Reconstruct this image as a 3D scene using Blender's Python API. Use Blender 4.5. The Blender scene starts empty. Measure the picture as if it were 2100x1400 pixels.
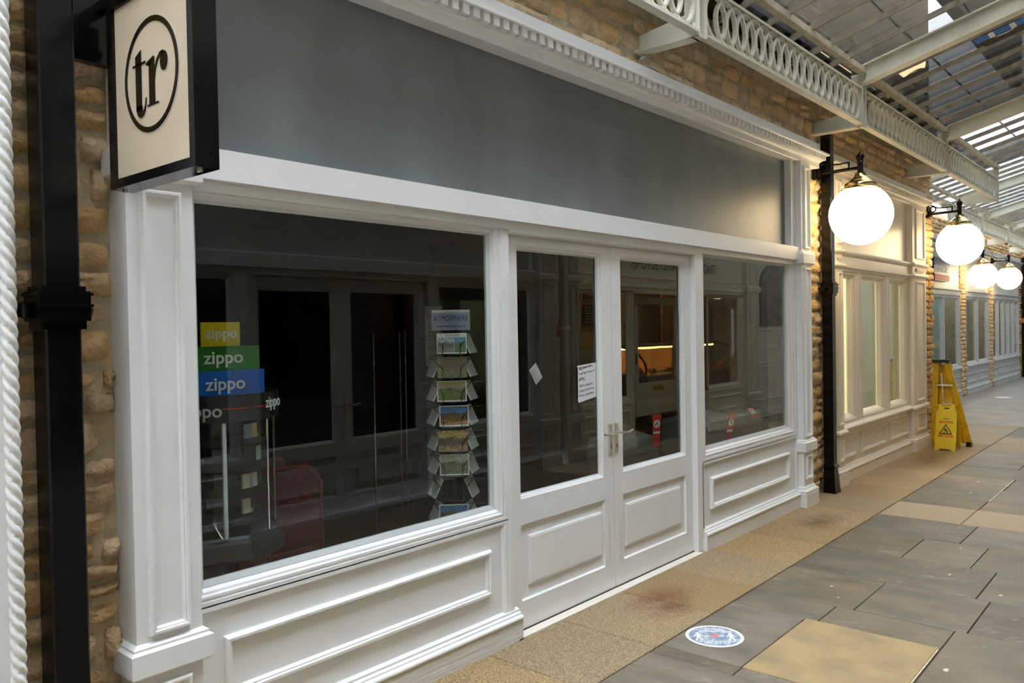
import bpy, bmesh, math, random
from mathutils import Vector, Matrix
random.seed(7)
SC = bpy.context.scene
COL = SC.collection
PI = math.pi
# ------------------------------------------------------------------ camera, sky, exposure
cam_d = bpy.data.cameras.new('camera'); cam_d.sensor_width = 36.0; cam_d.lens = 1650.556/2100*36
cam_d.clip_start = .02; cam_d.clip_end = 400
cam = bpy.data.objects.new('camera', cam_d); COL.objects.link(cam)
CF = Vector((.75774198, .65234554, -.01650433)); CR = Vector((.65211013, -.757917, -.01772584)); CU = Vector((.02407228, -.00266897, .99970666))
cam.matrix_world = Matrix(((CR.x, CU.x, -CF.x, 0), (CR.y, CU.y, -CF.y, 0), (CR.z, CU.z, -CF.z, 1.6), (0, 0, 0, 1)))
SC.camera = cam
world = bpy.data.worlds.new('overcast_sky'); SC.world = world; world.use_nodes = True
bg = world.node_tree.nodes['Background']; bg.inputs[0].default_value = (.88, .95, 1.06, 1); bg.inputs[1].default_value = 18.0
vs = SC.view_settings; vs.view_transform = 'Standard'; vs.look = 'None'; vs.gamma = 1; vs.use_curve_mapping = False; vs.exposure = 0.53
cy_ = SC.cycles; cy_.max_bounces = 7; cy_.diffuse_bounces = 3; cy_.glossy_bounces = 4; cy_.transmission_bounces = 4; cy_.transparent_max_bounces = 12; cy_.caustics_reflective = False; cy_.caustics_refractive = False
GLOBE_STRENGTH = 6.5

# ------------------------------------------------------------------ materials
def lin(c):
    if isinstance(c, str):
        c = [int(c[i:i+2], 16)/255 for i in (0, 2, 4)]
        c = [x/12.92 if x <= .04045 else ((x+.055)/1.055)**2.4 for x in c]
    return (c[0], c[1], c[2], 1)
def mul(c, k): return tuple(min(1, x*k) for x in c[:3])+(1,)
def newmat(name):
    m = bpy.data.materials.new(name); m.use_nodes = True
    nt = m.node_tree; nt.nodes.clear()
    o = nt.nodes.new('ShaderNodeOutputMaterial')
    return m, nt, o
def mat(name, col, rough=.5, metal=0., sc=8., amt=.08, bump=0., bsc=None, rnd=0., spec=.5, stretch=None, col2=None, detail=4., edge=(.35, .65), coat=0., world=False, scuff=0., scsc=16.):
    m, nt, o = newmat(name); N = nt.nodes; L = nt.links
    p = N.new('ShaderNodeBsdfPrincipled'); L.new(p.outputs[0], o.inputs[0])
    p.inputs['Roughness'].default_value = rough; p.inputs['Metallic'].default_value = metal
    p.inputs['Specular IOR Level'].default_value = spec
    p.inputs['Coat Weight'].default_value = coat
    tc = N.new('ShaderNodeTexCoord'); mp = N.new('ShaderNodeMapping'); L.new(N.new('ShaderNodeNewGeometry').outputs['Position'] if world else tc.outputs['Object'], mp.inputs[0])
    if stretch: mp.inputs['Scale'].default_value = stretch
    if rnd:
        oi = N.new('ShaderNodeObjectInfo'); vm = N.new('ShaderNodeVectorMath'); vm.operation = 'SCALE'
        vm.inputs[0].default_value = (37., 53., 71.); L.new(oi.outputs['Random'], vm.inputs['Scale']); L.new(vm.outputs[0], mp.inputs['Location'])
    nz = N.new('ShaderNodeTexNoise'); nz.inputs['Scale'].default_value = sc; nz.inputs['Detail'].default_value = detail; L.new(mp.outputs[0], nz.inputs['Vector'])
    rp = N.new('ShaderNodeValToRGB'); L.new(nz.outputs[0], rp.inputs[0])
    c = lin(col)
    rp.color_ramp.elements[0].position = edge[0]; rp.color_ramp.elements[1].position = edge[1]
    rp.color_ramp.elements[0].color = mul(c, 1-amt) if col2 is None else lin(col2); rp.color_ramp.elements[1].color = mul(c, 1+amt) if col2 is None else c
    out = rp.outputs[0]
    if rnd:
        hs = N.new('ShaderNodeHueSaturation'); mr = N.new('ShaderNodeMapRange'); L.new(oi.outputs['Random'], mr.inputs[0])
        mr.inputs[3].default_value = 1-rnd; mr.inputs[4].default_value = 1+rnd
        L.new(mr.outputs[0], hs.inputs['Value']); L.new(out, hs.inputs['Color']); out = hs.outputs[0]
        mx = N.new('ShaderNodeMath'); mx.operation = 'MULTIPLY'; mx.inputs[1].default_value = 7.31; L.new(oi.outputs['Random'], mx.inputs[0])
        fr = N.new('ShaderNodeMath'); fr.operation = 'FRACT'; L.new(mx.outputs[0], fr.inputs[0])
        m2 = N.new('ShaderNodeMapRange'); L.new(fr.outputs[0], m2.inputs[0]); m2.inputs[3].default_value = 1-rnd*1.1; m2.inputs[4].default_value = 1+rnd*.6
        L.new(m2.outputs[0], hs.inputs['Saturation'])
    if scuff:
        n3 = N.new('ShaderNodeTexNoise'); n3.inputs['Scale'].default_value = scsc; n3.inputs['Detail'].default_value = 9; n3.inputs['Roughness'].default_value = .68; n3.inputs['Distortion'].default_value = 1.2; L.new(mp.outputs[0], n3.inputs['Vector'])
        n4 = N.new('ShaderNodeTexNoise'); n4.inputs['Scale'].default_value = 2.1; L.new(mp.outputs[0], n4.inputs['Vector'])
        ad = N.new('ShaderNodeMath'); ad.operation = 'MULTIPLY_ADD'; ad.inputs[1].default_value = .35; L.new(n4.outputs[0], ad.inputs[0]); L.new(n3.outputs[0], ad.inputs[2])
        r3 = N.new('ShaderNodeMapRange'); r3.inputs[1].default_value = .76; r3.inputs[2].default_value = .92; r3.inputs[4].default_value = scuff; L.new(ad.outputs[0], r3.inputs[0])
        m3 = N.new('ShaderNodeMix'); m3.data_type = 'RGBA'; L.new(r3.outputs[0], m3.inputs[0]); L.new(out, m3.inputs[6]); m3.inputs[7].default_value = (.40, .36, .29, 1); out = m3.outputs[2]
    L.new(out, p.inputs['Base Color'])
    if bump:
        n2 = N.new('ShaderNodeTexNoise'); n2.inputs['Scale'].default_value = bsc or sc*4; n2.inputs['Detail'].default_value = 5; L.new(mp.outputs[0], n2.inputs['Vector'])
        b = N.new('ShaderNodeBump'); b.inputs['Strength'].default_value = min(1, bump); b.inputs['Distance'].default_value = .01*max(1, bump); L.new(n2.outputs[0], b.inputs['Height']); L.new(b.outputs[0], p.inputs['Normal'])
    return m
def glass(name, tint=(.93, .96, .94), dirt=0., ior=1.5, dirtcol=(.5, .48, .42), dsc=6., thick=0.):
    m, nt, o = newmat(name); N = nt.nodes; L = nt.links
    g = N.new('ShaderNodeNewGeometry'); mr = N.new('ShaderNodeMapRange'); L.new(g.outputs['Backfacing'], mr.inputs[0])
    mr.inputs[3].default_value = ior; mr.inputs[4].default_value = 1/ior
    f = N.new('ShaderNodeFresnel'); L.new(mr.outputs[0], f.inputs['IOR'])
    t = N.new('ShaderNodeBsdfTransparent'); t.inputs[0].default_value = tint+(1,)
    gl = N.new('ShaderNodeBsdfGlossy'); gl.inputs['Roughness'].default_value = 0.; gl.inputs[0].default_value = (1, 1, 1, 1)
    base = t.outputs[0]
    if thick:                                              # absorption grows at slant angles, shaped to darken the view yet pass steep light
        dt = N.new('ShaderNodeVectorMath'); dt.operation = 'DOT_PRODUCT'; L.new(g.outputs['Incoming'], dt.inputs[0]); L.new(g.outputs['True Normal'], dt.inputs[1])
        ab = N.new('ShaderNodeMath'); ab.operation = 'ABSOLUTE'; L.new(dt.outputs['Value'], ab.inputs[0]); mxx = N.new('ShaderNodeMath'); mxx.operation = 'MAXIMUM'; mxx.inputs[1].default_value = .12; L.new(ab.outputs[0], mxx.inputs[0])
        dv = N.new('ShaderNodeMath'); dv.operation = 'DIVIDE'; dv.inputs[0].default_value = 1.; L.new(mxx.outputs[0], dv.inputs[1]); pw = N.new('ShaderNodeMath'); pw.operation = 'POWER'; pw.inputs[0].default_value = thick; L.new(dv.outputs[0], pw.inputs[1])
        vs_ = N.new('ShaderNodeVectorMath'); vs_.operation = 'SCALE'; vs_.inputs[0].default_value = tint; L.new(pw.outputs[0], vs_.inputs['Scale']); L.new(vs_.outputs[0], t.inputs[0])
    if dirt:
        tc = N.new('ShaderNodeTexCoord'); nz = N.new('ShaderNodeTexNoise'); nz.inputs['Scale'].default_value = dsc; nz.inputs['Detail'].default_value = 6; L.new(tc.outputs['Object'], nz.inputs[0])
        rr = N.new('ShaderNodeMapRange'); L.new(nz.outputs[0], rr.inputs[0]); rr.inputs[1].default_value = .35; rr.inputs[2].default_value = .7; rr.inputs[3].default_value = dirt*.45; rr.inputs[4].default_value = min(1, dirt*1.5)
        d = N.new('ShaderNodeBsdfTranslucent'); d.inputs[0].default_value = dirtcol+(1,)
        d2 = N.new('ShaderNodeBsdfDiffuse'); d2.inputs[0].default_value = dirtcol+(1,)
        dm = N.new('ShaderNodeMixShader'); L.new(d.outputs[0], dm.inputs[1]); L.new(d2.outputs[0], dm.inputs[2])
        mx = N.new('ShaderNodeMixShader'); L.new(rr.outputs[0], mx.inputs[0]); L.new(t.outputs[0], mx.inputs[1]); L.new(dm.outputs[0], mx.inputs[2]); base = mx.outputs[0]
    mi = N.new('ShaderNodeMixShader'); L.new(f.outputs[0], mi.inputs[0]); L.new(base, mi.inputs[1]); L.new(gl.outputs[0], mi.inputs[2]); L.new(mi.outputs[0], o.inputs[0])
    return m
def emit(name, col, s):
    m, nt, o = newmat(name); e = nt.nodes.new('ShaderNodeEmission'); e.inputs[0].default_value = lin(col); e.inputs[1].default_value = s
    nz = nt.nodes.new('ShaderNodeTexNoise'); nz.inputs['Scale'].default_value = 3
    rp = nt.nodes.new('ShaderNodeMapRange'); rp.inputs[3].default_value = s*.96; rp.inputs[4].default_value = s*1.04
    nt.links.new(nz.outputs[0], rp.inputs[0]); nt.links.new(rp.outputs[0], e.inputs[1]); nt.links.new(e.outputs[0], o.inputs[0])
    return m

WHITE = mat('white_gloss_paint', (.84, .84, .83), .36, sc=3, amt=.025, bump=.03, bsc=40)
WHITE_GRAIN = mat('white_paint_on_grained_wood', (.78, .77, .75), .42, sc=4, amt=.03, bump=.35, bsc=26, stretch=(.25, 1, 2.2))
PVC = mat('grey_white_plastic', (.62, .66, .66), .35, sc=4, amt=.03)
CREAM = mat('cream_gloss_paint', (.80, .74, .64), .4, sc=3, amt=.03)
CREAMF = mat('cream_satin_board', (.74, .68, .58), .3, sc=3, amt=.04)
GREYP = mat('grey_gloss_paint', (.50, .51, .52), .4, sc=3, amt=.04)
OPPGREY = mat('pale_grey_paint', (.44, .44, .41), .45, sc=3, amt=.04)
OPPCREAM = mat('stone_coloured_paint', (.72, .69, .58), .45, sc=3, amt=.04)
OPPDARK = mat('slate_grey_paint', (.16, .165, .17), .4, sc=3, amt=.06)
FASCIA = mat('charcoal_brushed_paint', (.145, .162, .164), .38, sc=2.6, amt=.14, bump=.08, bsc=14, stretch=(1, 1, .45), spec=.7)
BLACK = mat('black_gloss_iron', (.004, .004, .0045), .16, sc=20, amt=.2, spec=.28)
BLACKP = mat('black_plastic', (.012, .012, .013), .35, sc=20, amt=.2)
STONE = mat('honey_limestone', (.78, .545, .285), .9, sc=7, amt=.3, bump=3.2, bsc=38, rnd=.18, col2=(.54, .355, .17), edge=(.2, .7), world=True)
MORTAR = mat('sandy_lime_mortar', (.48, .385, .245), .95, sc=14, amt=.18, bump=1.0, bsc=60)
TAN = mat('exposed_aggregate_slab', (.53, .37, .178), .6, sc=150, amt=.2, bump=.8, bsc=260, rnd=.1, col2=(.20, .132, .063), detail=3, edge=(.36, .6))
FLAG = mat('grey_riven_flagstone', (.205, .160, .108), .5, sc=6, amt=.2, bump=.7, bsc=20, rnd=.16, col2=(.105, .085, .059), detail=10, edge=(.28, .7), stretch=(1, .5, 1), scuff=.6)
YFLAG = mat('buff_sandstone_flag', (.40, .275, .125), .6, sc=5, amt=.2, bump=.6, bsc=24, col2=(.24, .18, .10), detail=8, edge=(.25, .6), scuff=.2)
PALEFLAG = mat('pale_buff_slab', (.44, .335, .20), .6, sc=120, amt=.15, bump=.6, bsc=200, col2=(.36, .27, .16), rnd=.08)
GROUT = mat('dark_floor_joint', (.10, .082, .058), .9, sc=30, amt=.3)
PALEGROUT = mat('pale_mortar_line', (.62, .55, .38), .8, sc=30, amt=.2)
FARFLOOR = mat('distant_flagged_paving', (.27, .24, .19), .42, sc=2.2, amt=.2, bump=.4, bsc=10, col2=(.18, .165, .14), detail=8)
CANOPY = mat('cream_painted_iron', (.68, .655, .54), .45, sc=6, amt=.06, bump=.1)
BARM = mat('tarnished_glazing_bar', (.26, .22, .16), .6, sc=9, amt=.25)
CANOPYD = mat('weathered_cream_timber', (.50, .43, .31), .6, sc=9, amt=.2, bump=.2, stretch=(1, 1, 1))
GUTTER = mat('dark_gutter_lining', (.035, .03, .025), .8, sc=5, amt=.4)
BRASS = mat('polished_brass', (.62, .50, .24), .16, 1., sc=10, amt=.12)
CHROME = mat('satin_aluminium', (.72, .72, .70), .22, 1., sc=30, amt=.05)
GOLD = mat('worn_gold_handle', (.72, .66, .55), .3, .8, sc=30, amt=.1)
GLOBE = emit('lit_opal_glass', (1.0, .76, .44), GLOBE_STRENGTH)
GLASS = glass('shop_window_glass')
CASEG = glass('clear_acrylic', tint=(.86, .88, .88), ior=1.45)
ROOFC = glass('clear_roof_glazing', tint=(.97, .98, .98), dirt=.08, ior=1.25, dirtcol=(.6, .6, .58), dsc=5, thick=.80)
ROOFM = glass('weathered_roof_glazing', tint=(.32, .336, .348), dirt=.08, ior=1.3, dirtcol=(.3, .3, .29), dsc=5)
ROOFD = glass('grimy_roof_glazing', tint=(.97, .97, .95), dirt=.16, ior=1.22, dirtcol=(.05, .048, .043), dsc=4, thick=.62)
PANEL = mat('beige_sign_face', (.66, .545, .40), .35, sc=3, amt=.05)
CUT = mat('gilt_black_cutout', (.055, .038, .016), .12, .6, sc=2, amt=.5)
BEVEL = mat('pale_cut_edge', (.60, .54, .50), .4, sc=5, amt=.05)
YELLOW = mat('yellow_plastic', (.86, .60, .015), .38, sc=5, amt=.06)
YLAD = mat('yellow_fibreglass', (.80, .49, .015), .45, sc=7, amt=.12)
RED = mat('red_print', (.62, .03, .02), .5, sc=8, amt=.08)
BLUE = mat('blue_print', (.008, .13, .60), .4, sc=5, amt=.05)
GREEN = mat('green_print', (.03, .20, .03), .4, sc=5, amt=.06)
YPRINT = mat('yellow_print', (.80, .62, .0), .4, sc=5, amt=.05)
NAVY = mat('navy_print', (.012, .02, .13), .35, sc=5, amt=.08)
WPRINT = mat('white_print', (.82, .83, .84), .45, sc=9, amt=.03)
GPRINT = mat('silver_grey_print', (.62, .62, .58), .4, sc=9, amt=.05)
INK = mat('black_ink', (.02, .02, .024), .5, sc=9, amt=.2)
PAPER = mat('white_paper', (.80, .80, .82), .7, sc=12, amt=.03)
LILAC = mat('lilac_print', (.33, .36, .60), .5, sc=4, amt=.08)
STICK = mat('worn_blue_vinyl', (.15, .20, .30), .5, sc=26, amt=.2, col2=(.42, .47, .54), detail=6, edge=(.40, .62))
MAROON = mat('dark_red_suitcase_fabric', (.17, .008, .022), .55, sc=30, amt=.2, bump=.2, bsc=200)
MAROOND = mat('dark_red_piping', (.22, .015, .02), .5, sc=30, amt=.15)
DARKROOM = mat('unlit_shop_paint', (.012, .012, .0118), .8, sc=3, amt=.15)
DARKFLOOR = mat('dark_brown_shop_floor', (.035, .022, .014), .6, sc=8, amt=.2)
GREYBAG = mat('grey_soft_fabric', (.14, .14, .125), .8, sc=60, amt=.15, bump=.3, bsc=120)
PALEROOM = mat('pale_cream_room', (.82, .80, .62), .8, sc=3, amt=.03)
TEAL = mat('pale_teal_blind', (.42, .62, .60), .7, sc=3, amt=.05, stretch=(8, 1, .2))
CREAMWALL = mat('cream_shop_wall', (.72, .58, .36), .8, sc=3, amt=.05)
WOODT = mat('warm_pine', (.50, .27, .10), .5, sc=6, amt=.25, stretch=(1, 1, .2))
CHALK = mat('chalk_board', (.03, .026, .022), .7, sc=20, amt=.3)
MEAT = mat('roast_meat', (.48, .15, .04), .5, sc=30, amt=.4, bump=.6)
WIRE = mat('black_wire', (.015, .015, .015), .35, sc=20, amt=.2)
STRIP = emit('warm_strip_tube', (1.0, .72, .38), 7.)
CASELAMP = emit('warm_counter_tube', (1.0, .50, .14), 90.)
ROOMLAMP = emit('ceiling_panel_glow', (1.0, .95, .74), 15.0)
OPPFAS = mat('pale_grey_fascia_paint', (.36, .36, .34), .45, sc=3, amt=.04)
ROOFG = glass('slant_darkened_roof_glazing', tint=(.97, .97, .95), dirt=.16, ior=1.22, dirtcol=(.05, .048, .043), dsc=4, thick=.47)  # grime as on ROOFD; slant absorption raised so the view through looks dark
UPPER = mat('upper_storey_stone', (.12, .095, .065), .9, sc=2.2, amt=.25, bump=.6, bsc=8)

# ------------------------------------------------------------------ mesh helpers
class Fr:
    def __init__(s, y0, out): s.y0 = y0; s.o = out          # out = -1: the face looks towards -y
    def p(s, u, w, v): return (u, s.y0+s.o*w, v)
F1 = Fr(2.69, -1); F2 = Fr(2.75, -1); FF = Fr(3.88, -1); FO = Fr(-.22, 1)
class MB:
    def __init__(s): s.v = []; s.f = []
    def add(s, vs, fs):
        n = len(s.v); s.v += [tuple(v) for v in vs]; s.f += [tuple(i+n for i in f) for f in fs]; return s
    def box(s, x0, x1, y0, y1, z0, z1):
        return s.add([(x0, y0, z0), (x1, y0, z0), (x1, y1, z0), (x0, y1, z0), (x0, y0, z1), (x1, y0, z1), (x1, y1, z1), (x0, y1, z1)],
                     [(0, 3, 2, 1), (4, 5, 6, 7), (0, 1, 5, 4), (1, 2, 6, 5), (2, 3, 7, 6), (3, 0, 4, 7)])
    def fbox(s, fr, u0, u1, w0, w1, v0, v1):
        a = fr.p(0, w0, 0)[1]; b = fr.p(0, w1, 0)[1]
        return s.box(u0, u1, min(a, b), max(a, b), v0, v1)
    def cbox(s, x0, x1, y0, y1, z0, z1, c):
        # box with chamfered front/top edges all round: three stacked rings
        pts = []; k = 0
        for (dz, i) in ((z0, 0), (z1-c, 0), (z1, c)):
            pts += [(x0+i, y0+i, dz), (x1-i, y0+i, dz), (x1-i, y1-i, dz), (x0+i, y1-i, dz)]
        fs = [(3, 2, 1, 0), (8, 9, 10, 11)]
        for r in (0, 4):
            for j in range(4): fs.append((r+j, r+(j+1) % 4, r+4+(j+1) % 4, r+4+j))
        return s.add(pts, fs)
    def ring(s, fr, u0, u1, v0, v1, prof, sides=(1, 1, 1, 1), fill=False):
        # mitred frame; prof = (inset, outward); sides scale the inset for left, right, bottom, top
        l, r, b, t = sides; pts = []
        for d, w in prof:
            pts += [fr.p(u0+d*l, w, v0+d*b), fr.p(u1-d*r, w, v0+d*b), fr.p(u1-d*r, w, v1-d*t), fr.p(u0+d*l, w, v1-d*t)]
        fs = []
        for k in range(len(prof)-1):
            for j in range(4):
                a = 4*k+j; b2 = 4*k+(j+1) % 4; fs.append((a, b2, b2+4, a+4))
        if fill: n = 4*(len(prof)-1); fs.append((n, n+1, n+2, n+3))
        return s.add(pts, fs)
    def run(s, fr, u0, u1, prof, rl=0, rr=0, back=-.06):
        # moulding along u; rl / rr = 1 gives a mitred return at that end
        st = []
        if rl: st.append([fr.p(u0-w, back, v) for w, v in prof])
        st.append([fr.p(u0-w*rl, w, v) for w, v in prof]); st.append([fr.p(u1+w*rr, w, v) for w, v in prof])
        if rr: st.append([fr.p(u1+w, back, v) for w, v in prof])
        n = len(prof); pts = sum(st, []); fs = []
        for k in range(len(st)-1):
            for j in range(n-1): fs.append((k*n+j, k*n+j+1, (k+1)*n+j+1, (k+1)*n+j))
        fs.append(tuple(range(n))); m = (len(st)-1)*n; fs.append(tuple(range(m, m+n)))
        return s.add(pts, fs)
    def prism(s, poly, fn, a, b):
        n = len(poly); pts = [fn(p, a) for p in poly]+[fn(p, b) for p in poly]
        return s.add(pts, [tuple(range(n-1, -1, -1)), tuple(range(n, 2*n))]+[(i, (i+1) % n, n+(i+1) % n, n+i) for i in range(n)])
    def tube(s, path, r, n=8, closed=False):
        P = [Vector(p) for p in path]; m = len(P); R = r if isinstance(r, (list, tuple)) else [r]*m
        pts = []; up = None
        for i, p in enumerate(P):
            if closed: t = P[(i+1) % m]-P[i-1]
            else: t = P[min(i+1, m-1)]-P[max(i-1, 0)]
            t.normalize()
            if up is None: up = Vector((0, 0, 1)) if abs(t.z) < .9 else Vector((1, 0, 0))
            a = t.cross(up)
            if a.length < 1e-4: a = t.cross(Vector((0, 1, 0)))
            a.normalize(); b = a.cross(t); up = b
            for k in range(n):
                q = 2*PI*k/n; pts.append(p+a*(R[i]*math.cos(q))+b*(R[i]*math.sin(q)))
        fs = []
        for i in range(m if closed else m-1):
            for k in range(n):
                j = (i+1) % m; fs.append((i*n+k, i*n+(k+1) % n, j*n+(k+1) % n, j*n+k))
        if not closed: fs += [tuple(range(n-1, -1, -1)), tuple(range((m-1)*n, m*n))]
        return s.add(pts, fs)
    def lathe(s, c, prof, n=24, a0=0, a1=2*PI):
        full = abs(a1-a0-2*PI) < 1e-6; k = n if full else n+1; pts = []
        for r, z in prof:
            for i in range(k):
                q = a0+(a1-a0)*i/n; pts.append((c[0]+r*math.cos(q), c[1]+r*math.sin(q), c[2]+z))
        fs = []
        for j in range(len(prof)-1):
            for i in range(n):
                i2 = (i+1) % k; fs.append((j*k+i, j*k+i2, (j+1)*k+i2, (j+1)*k+i))
        return s.add(pts, fs)
    def build(s, name, m, parent=None, smooth=False, kind=None, loc=None):
        me = bpy.data.meshes.new(name); me.from_pydata(s.v, [], s.f); me.update()
        bm = bmesh.new(); bm.from_mesh(me); bmesh.ops.recalc_face_normals(bm, faces=bm.faces); bm.to_mesh(me); bm.free()
        if smooth:
            for p in me.polygons: p.use_smooth = True
            try: me.set_sharp_from_angle(angle=math.radians(40))
            except Exception: pass
        me.materials.append(m)
        return link(name, me, parent, kind)
def link(name, data, parent=None, kind=None):
    o = bpy.data.objects.new(name, data); COL.objects.link(o)
    if parent is not None: attach(o, parent)
    if kind: o['kind'] = kind
    return o
def root_loc(p):
    l = Vector(p.location)
    while p.parent is not None and p.parent.type == 'EMPTY': p = p.parent; l = l+Vector(p.location)
    return l
def attach(o, p):
    o.parent = p
    if p.type == 'EMPTY': o.matrix_parent_inverse = Matrix.Translation(-Vector(p.location))
def tag(o, label, cat, group=None, kind=None):
    o['label'] = label; o['category'] = cat
    if group: o['group'] = group
    if kind: o['kind'] = kind
    return o
def thing(name, label, cat, loc=(0, 0, 0), group=None, kind=None):
    o = bpy.data.objects.new(name, None); COL.objects.link(o); o.location = loc; o.empty_display_size = .1
    return tag(o, label, cat, group, kind)
def B(name, m, parent, *boxes, **k):
    b = MB()
    for q in boxes: b.box(*q)
    return b.build(name, m, parent, **k)
def axes(loc, x, y, z): return Matrix(((x[0], y[0], z[0], loc[0]), (x[1], y[1], z[1], loc[1]), (x[2], y[2], z[2], loc[2]), (0, 0, 0, 1)))
def text(s, size, m, parent, mtx, name='lettering', ext=.0006, off=0., xs=1., align='CENTER', sp=1., sh=0.):
    cu = bpy.data.curves.new('t', 'FONT'); cu.body = s; cu.size = size; cu.align_x = align; cu.align_y = 'CENTER'; cu.extrude = ext; cu.offset = off; cu.space_character = sp; cu.shear = sh; cu.resolution_u = 3
    t = bpy.data.objects.new('t', cu); COL.objects.link(t); dg = bpy.context.evaluated_depsgraph_get()
    me = bpy.data.meshes.new_from_object(t.evaluated_get(dg)); bpy.data.objects.remove(t); bpy.data.curves.remove(cu)
    me.transform(mtx @ Matrix.Diagonal((xs, 1, 1, 1))); me.materials.clear(); me.materials.append(m); me.name = name
    return link(name, me, parent)
def stroke(b, pts, ws, fn, a, d):
    # flat stroke of varying width in 2D, given thickness
    n = len(pts); L = []; Rr = []
    for i in range(n):
        p = Vector(pts[i]); t = Vector(pts[min(i+1, n-1)])-Vector(pts[max(i-1, 0)]); t.normalize(); nn = Vector((-t.y, t.x)); w = ws[i]/2
        L.append(p+nn*w); Rr.append(p-nn*w)
    for i in range(n-1): b.prism([L[i], L[i+1], Rr[i+1], Rr[i]], fn, a, d)
# ------------------------------------------------------------------ floor
floor = B('floor', GROUT, None, (-7, 14, -.22, 2.80, -.08, -.012)); tag(floor, 'paved arcade floor of buff and grey flagstones', 'floor', kind='structure')
def slab(x0, x1, y0, y1, m, name='paving_slab', h=0.):
    g = .0025; b = MB(); b.cbox(x0+g, x1-g, y0+g, y1-g, -.04, h+random.uniform(-.0012, .0012), .003)
    return b.build(name, m, floor)
xs = [-6.1+.597*k for k in range(0, 13)]+[1.685, 2.282, 2.879, 3.473, 4.07, 4.655, 5.25, 5.848, 6.455, 7.06, 7.63, 8.245, 8.77, 9.36, 9.96, 10.56, 11.16, 11.76, 12.36, 12.96, 13.56, 14.]
xs = sorted(set(round(x, 3) for x in xs if x < 14.01)); xs = [x for i, x in enumerate(xs) if i == 0 or x-xs[i-1] > .3]
for a, b2 in zip(xs[:-1], xs[1:]): slab(a, b2, 2.075, 2.80, TAN if a < 11.5 else PALEFLAG)
# grey field: rows across the arcade (x), split at irregular y
rows = [(-6.1, -5.3), (-5.3, -4.5), (-4.5, -3.7), (-3.7, -2.9), (-2.9, -2.1), (-2.1, -1.3), (-1.3, -.5), (-.5, .2), (.2, .8), (.8, 1.5), (1.5, 2.1), (2.1, 2.75), (2.75, 3.40)]
for a, b2 in rows:
    ys = [-.2, random.uniform(.3, .7), random.uniform(1.0, 1.6), 2.07]
    for c, d in zip(ys[:-1], ys[1:]): slab(a, b2, c, d, FLAG)
slab(3.40, 3.51, 1.64, 2.07, FLAG); slab(3.40, 3.51, .99, 1.64, FLAG); slab(3.40, 3.51, .3, .99, FLAG); slab(3.40, 3.51, -.2, .3, FLAG)
slab(3.51, 4.31, .99, 1.645, YFLAG, 'buff_paving_slab', .001)
slab(3.51, 4.31, 1.645, 2.07, FLAG); slab(4.31, 4.60, 1.58, 2.07, FLAG); slab(4.31, 4.60, .98, 1.58, FLAG); slab(3.51, 4.60, .35, .98, FLAG); slab(3.51, 4.60, -.2, .35, FLAG)
for (a, b2), ys in {(4.60, 5.20): (2.07, 1.485, .925, .25, -.2), (5.20, 5.82): (2.07, 1.0, .3, -.2), (5.82, 6.42): (2.07, 1.565, 1.15, .4, -.2), (6.42, 7.05): (2.07, 1.335, .5, -.2),
                    (7.65, 8.07): (2.07, 1.45, .8, -.2), (8.07, 8.67): (2.07, 1.44, .9, .2, -.2), (8.67, 9.32): (2.07, 1.43, .7, -.2), (9.32, 9.95): (2.07, 1.2, .5, -.2), (9.95, 10.6): (2.07, 1.5, .8, -.2),
                    (10.6, 11.3): (2.07, 1.1, .4, -.2)}.items():
    for c, d in zip(ys[1:], ys[:-1]): slab(a, b2, c, d, FLAG)
for c, d in ((1.455, 2.07), (.85, 1.455), (.2, .85), (-.2, .2)): slab(7.05, 7.65, c, d, PALEFLAG)
for k in range(4):
    a = 11.3+k*.675
    for c, d in ((1.5, 2.07), (.9, 1.5), (.3, .9), (-.2, .3)): slab(a, a+.675, c, d, PALEFLAG if k < 2 else FLAG)
for nm, q in (('mortar_line', (4.295, 4.303, .995, 1.0)), ('mortar_line', (3.62, 4.29, .984, .990)), ('mortar_line', (8.08, 9.28, 1.436, 1.446))):
    b = MB(); b.box(*q, -.01, .0022); b.build(nm, PALEGROUT, floor)
ff = B('floor', FARFLOOR, None, (14, 60, -3, 14, -.08, 0)); tag(ff, 'distant grey paving beyond the second shop', 'floor', kind='structure')
B('floor_edge', FARFLOOR, ff, (11.9, 14, 2.805, 14, -.08, 0))
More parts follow.
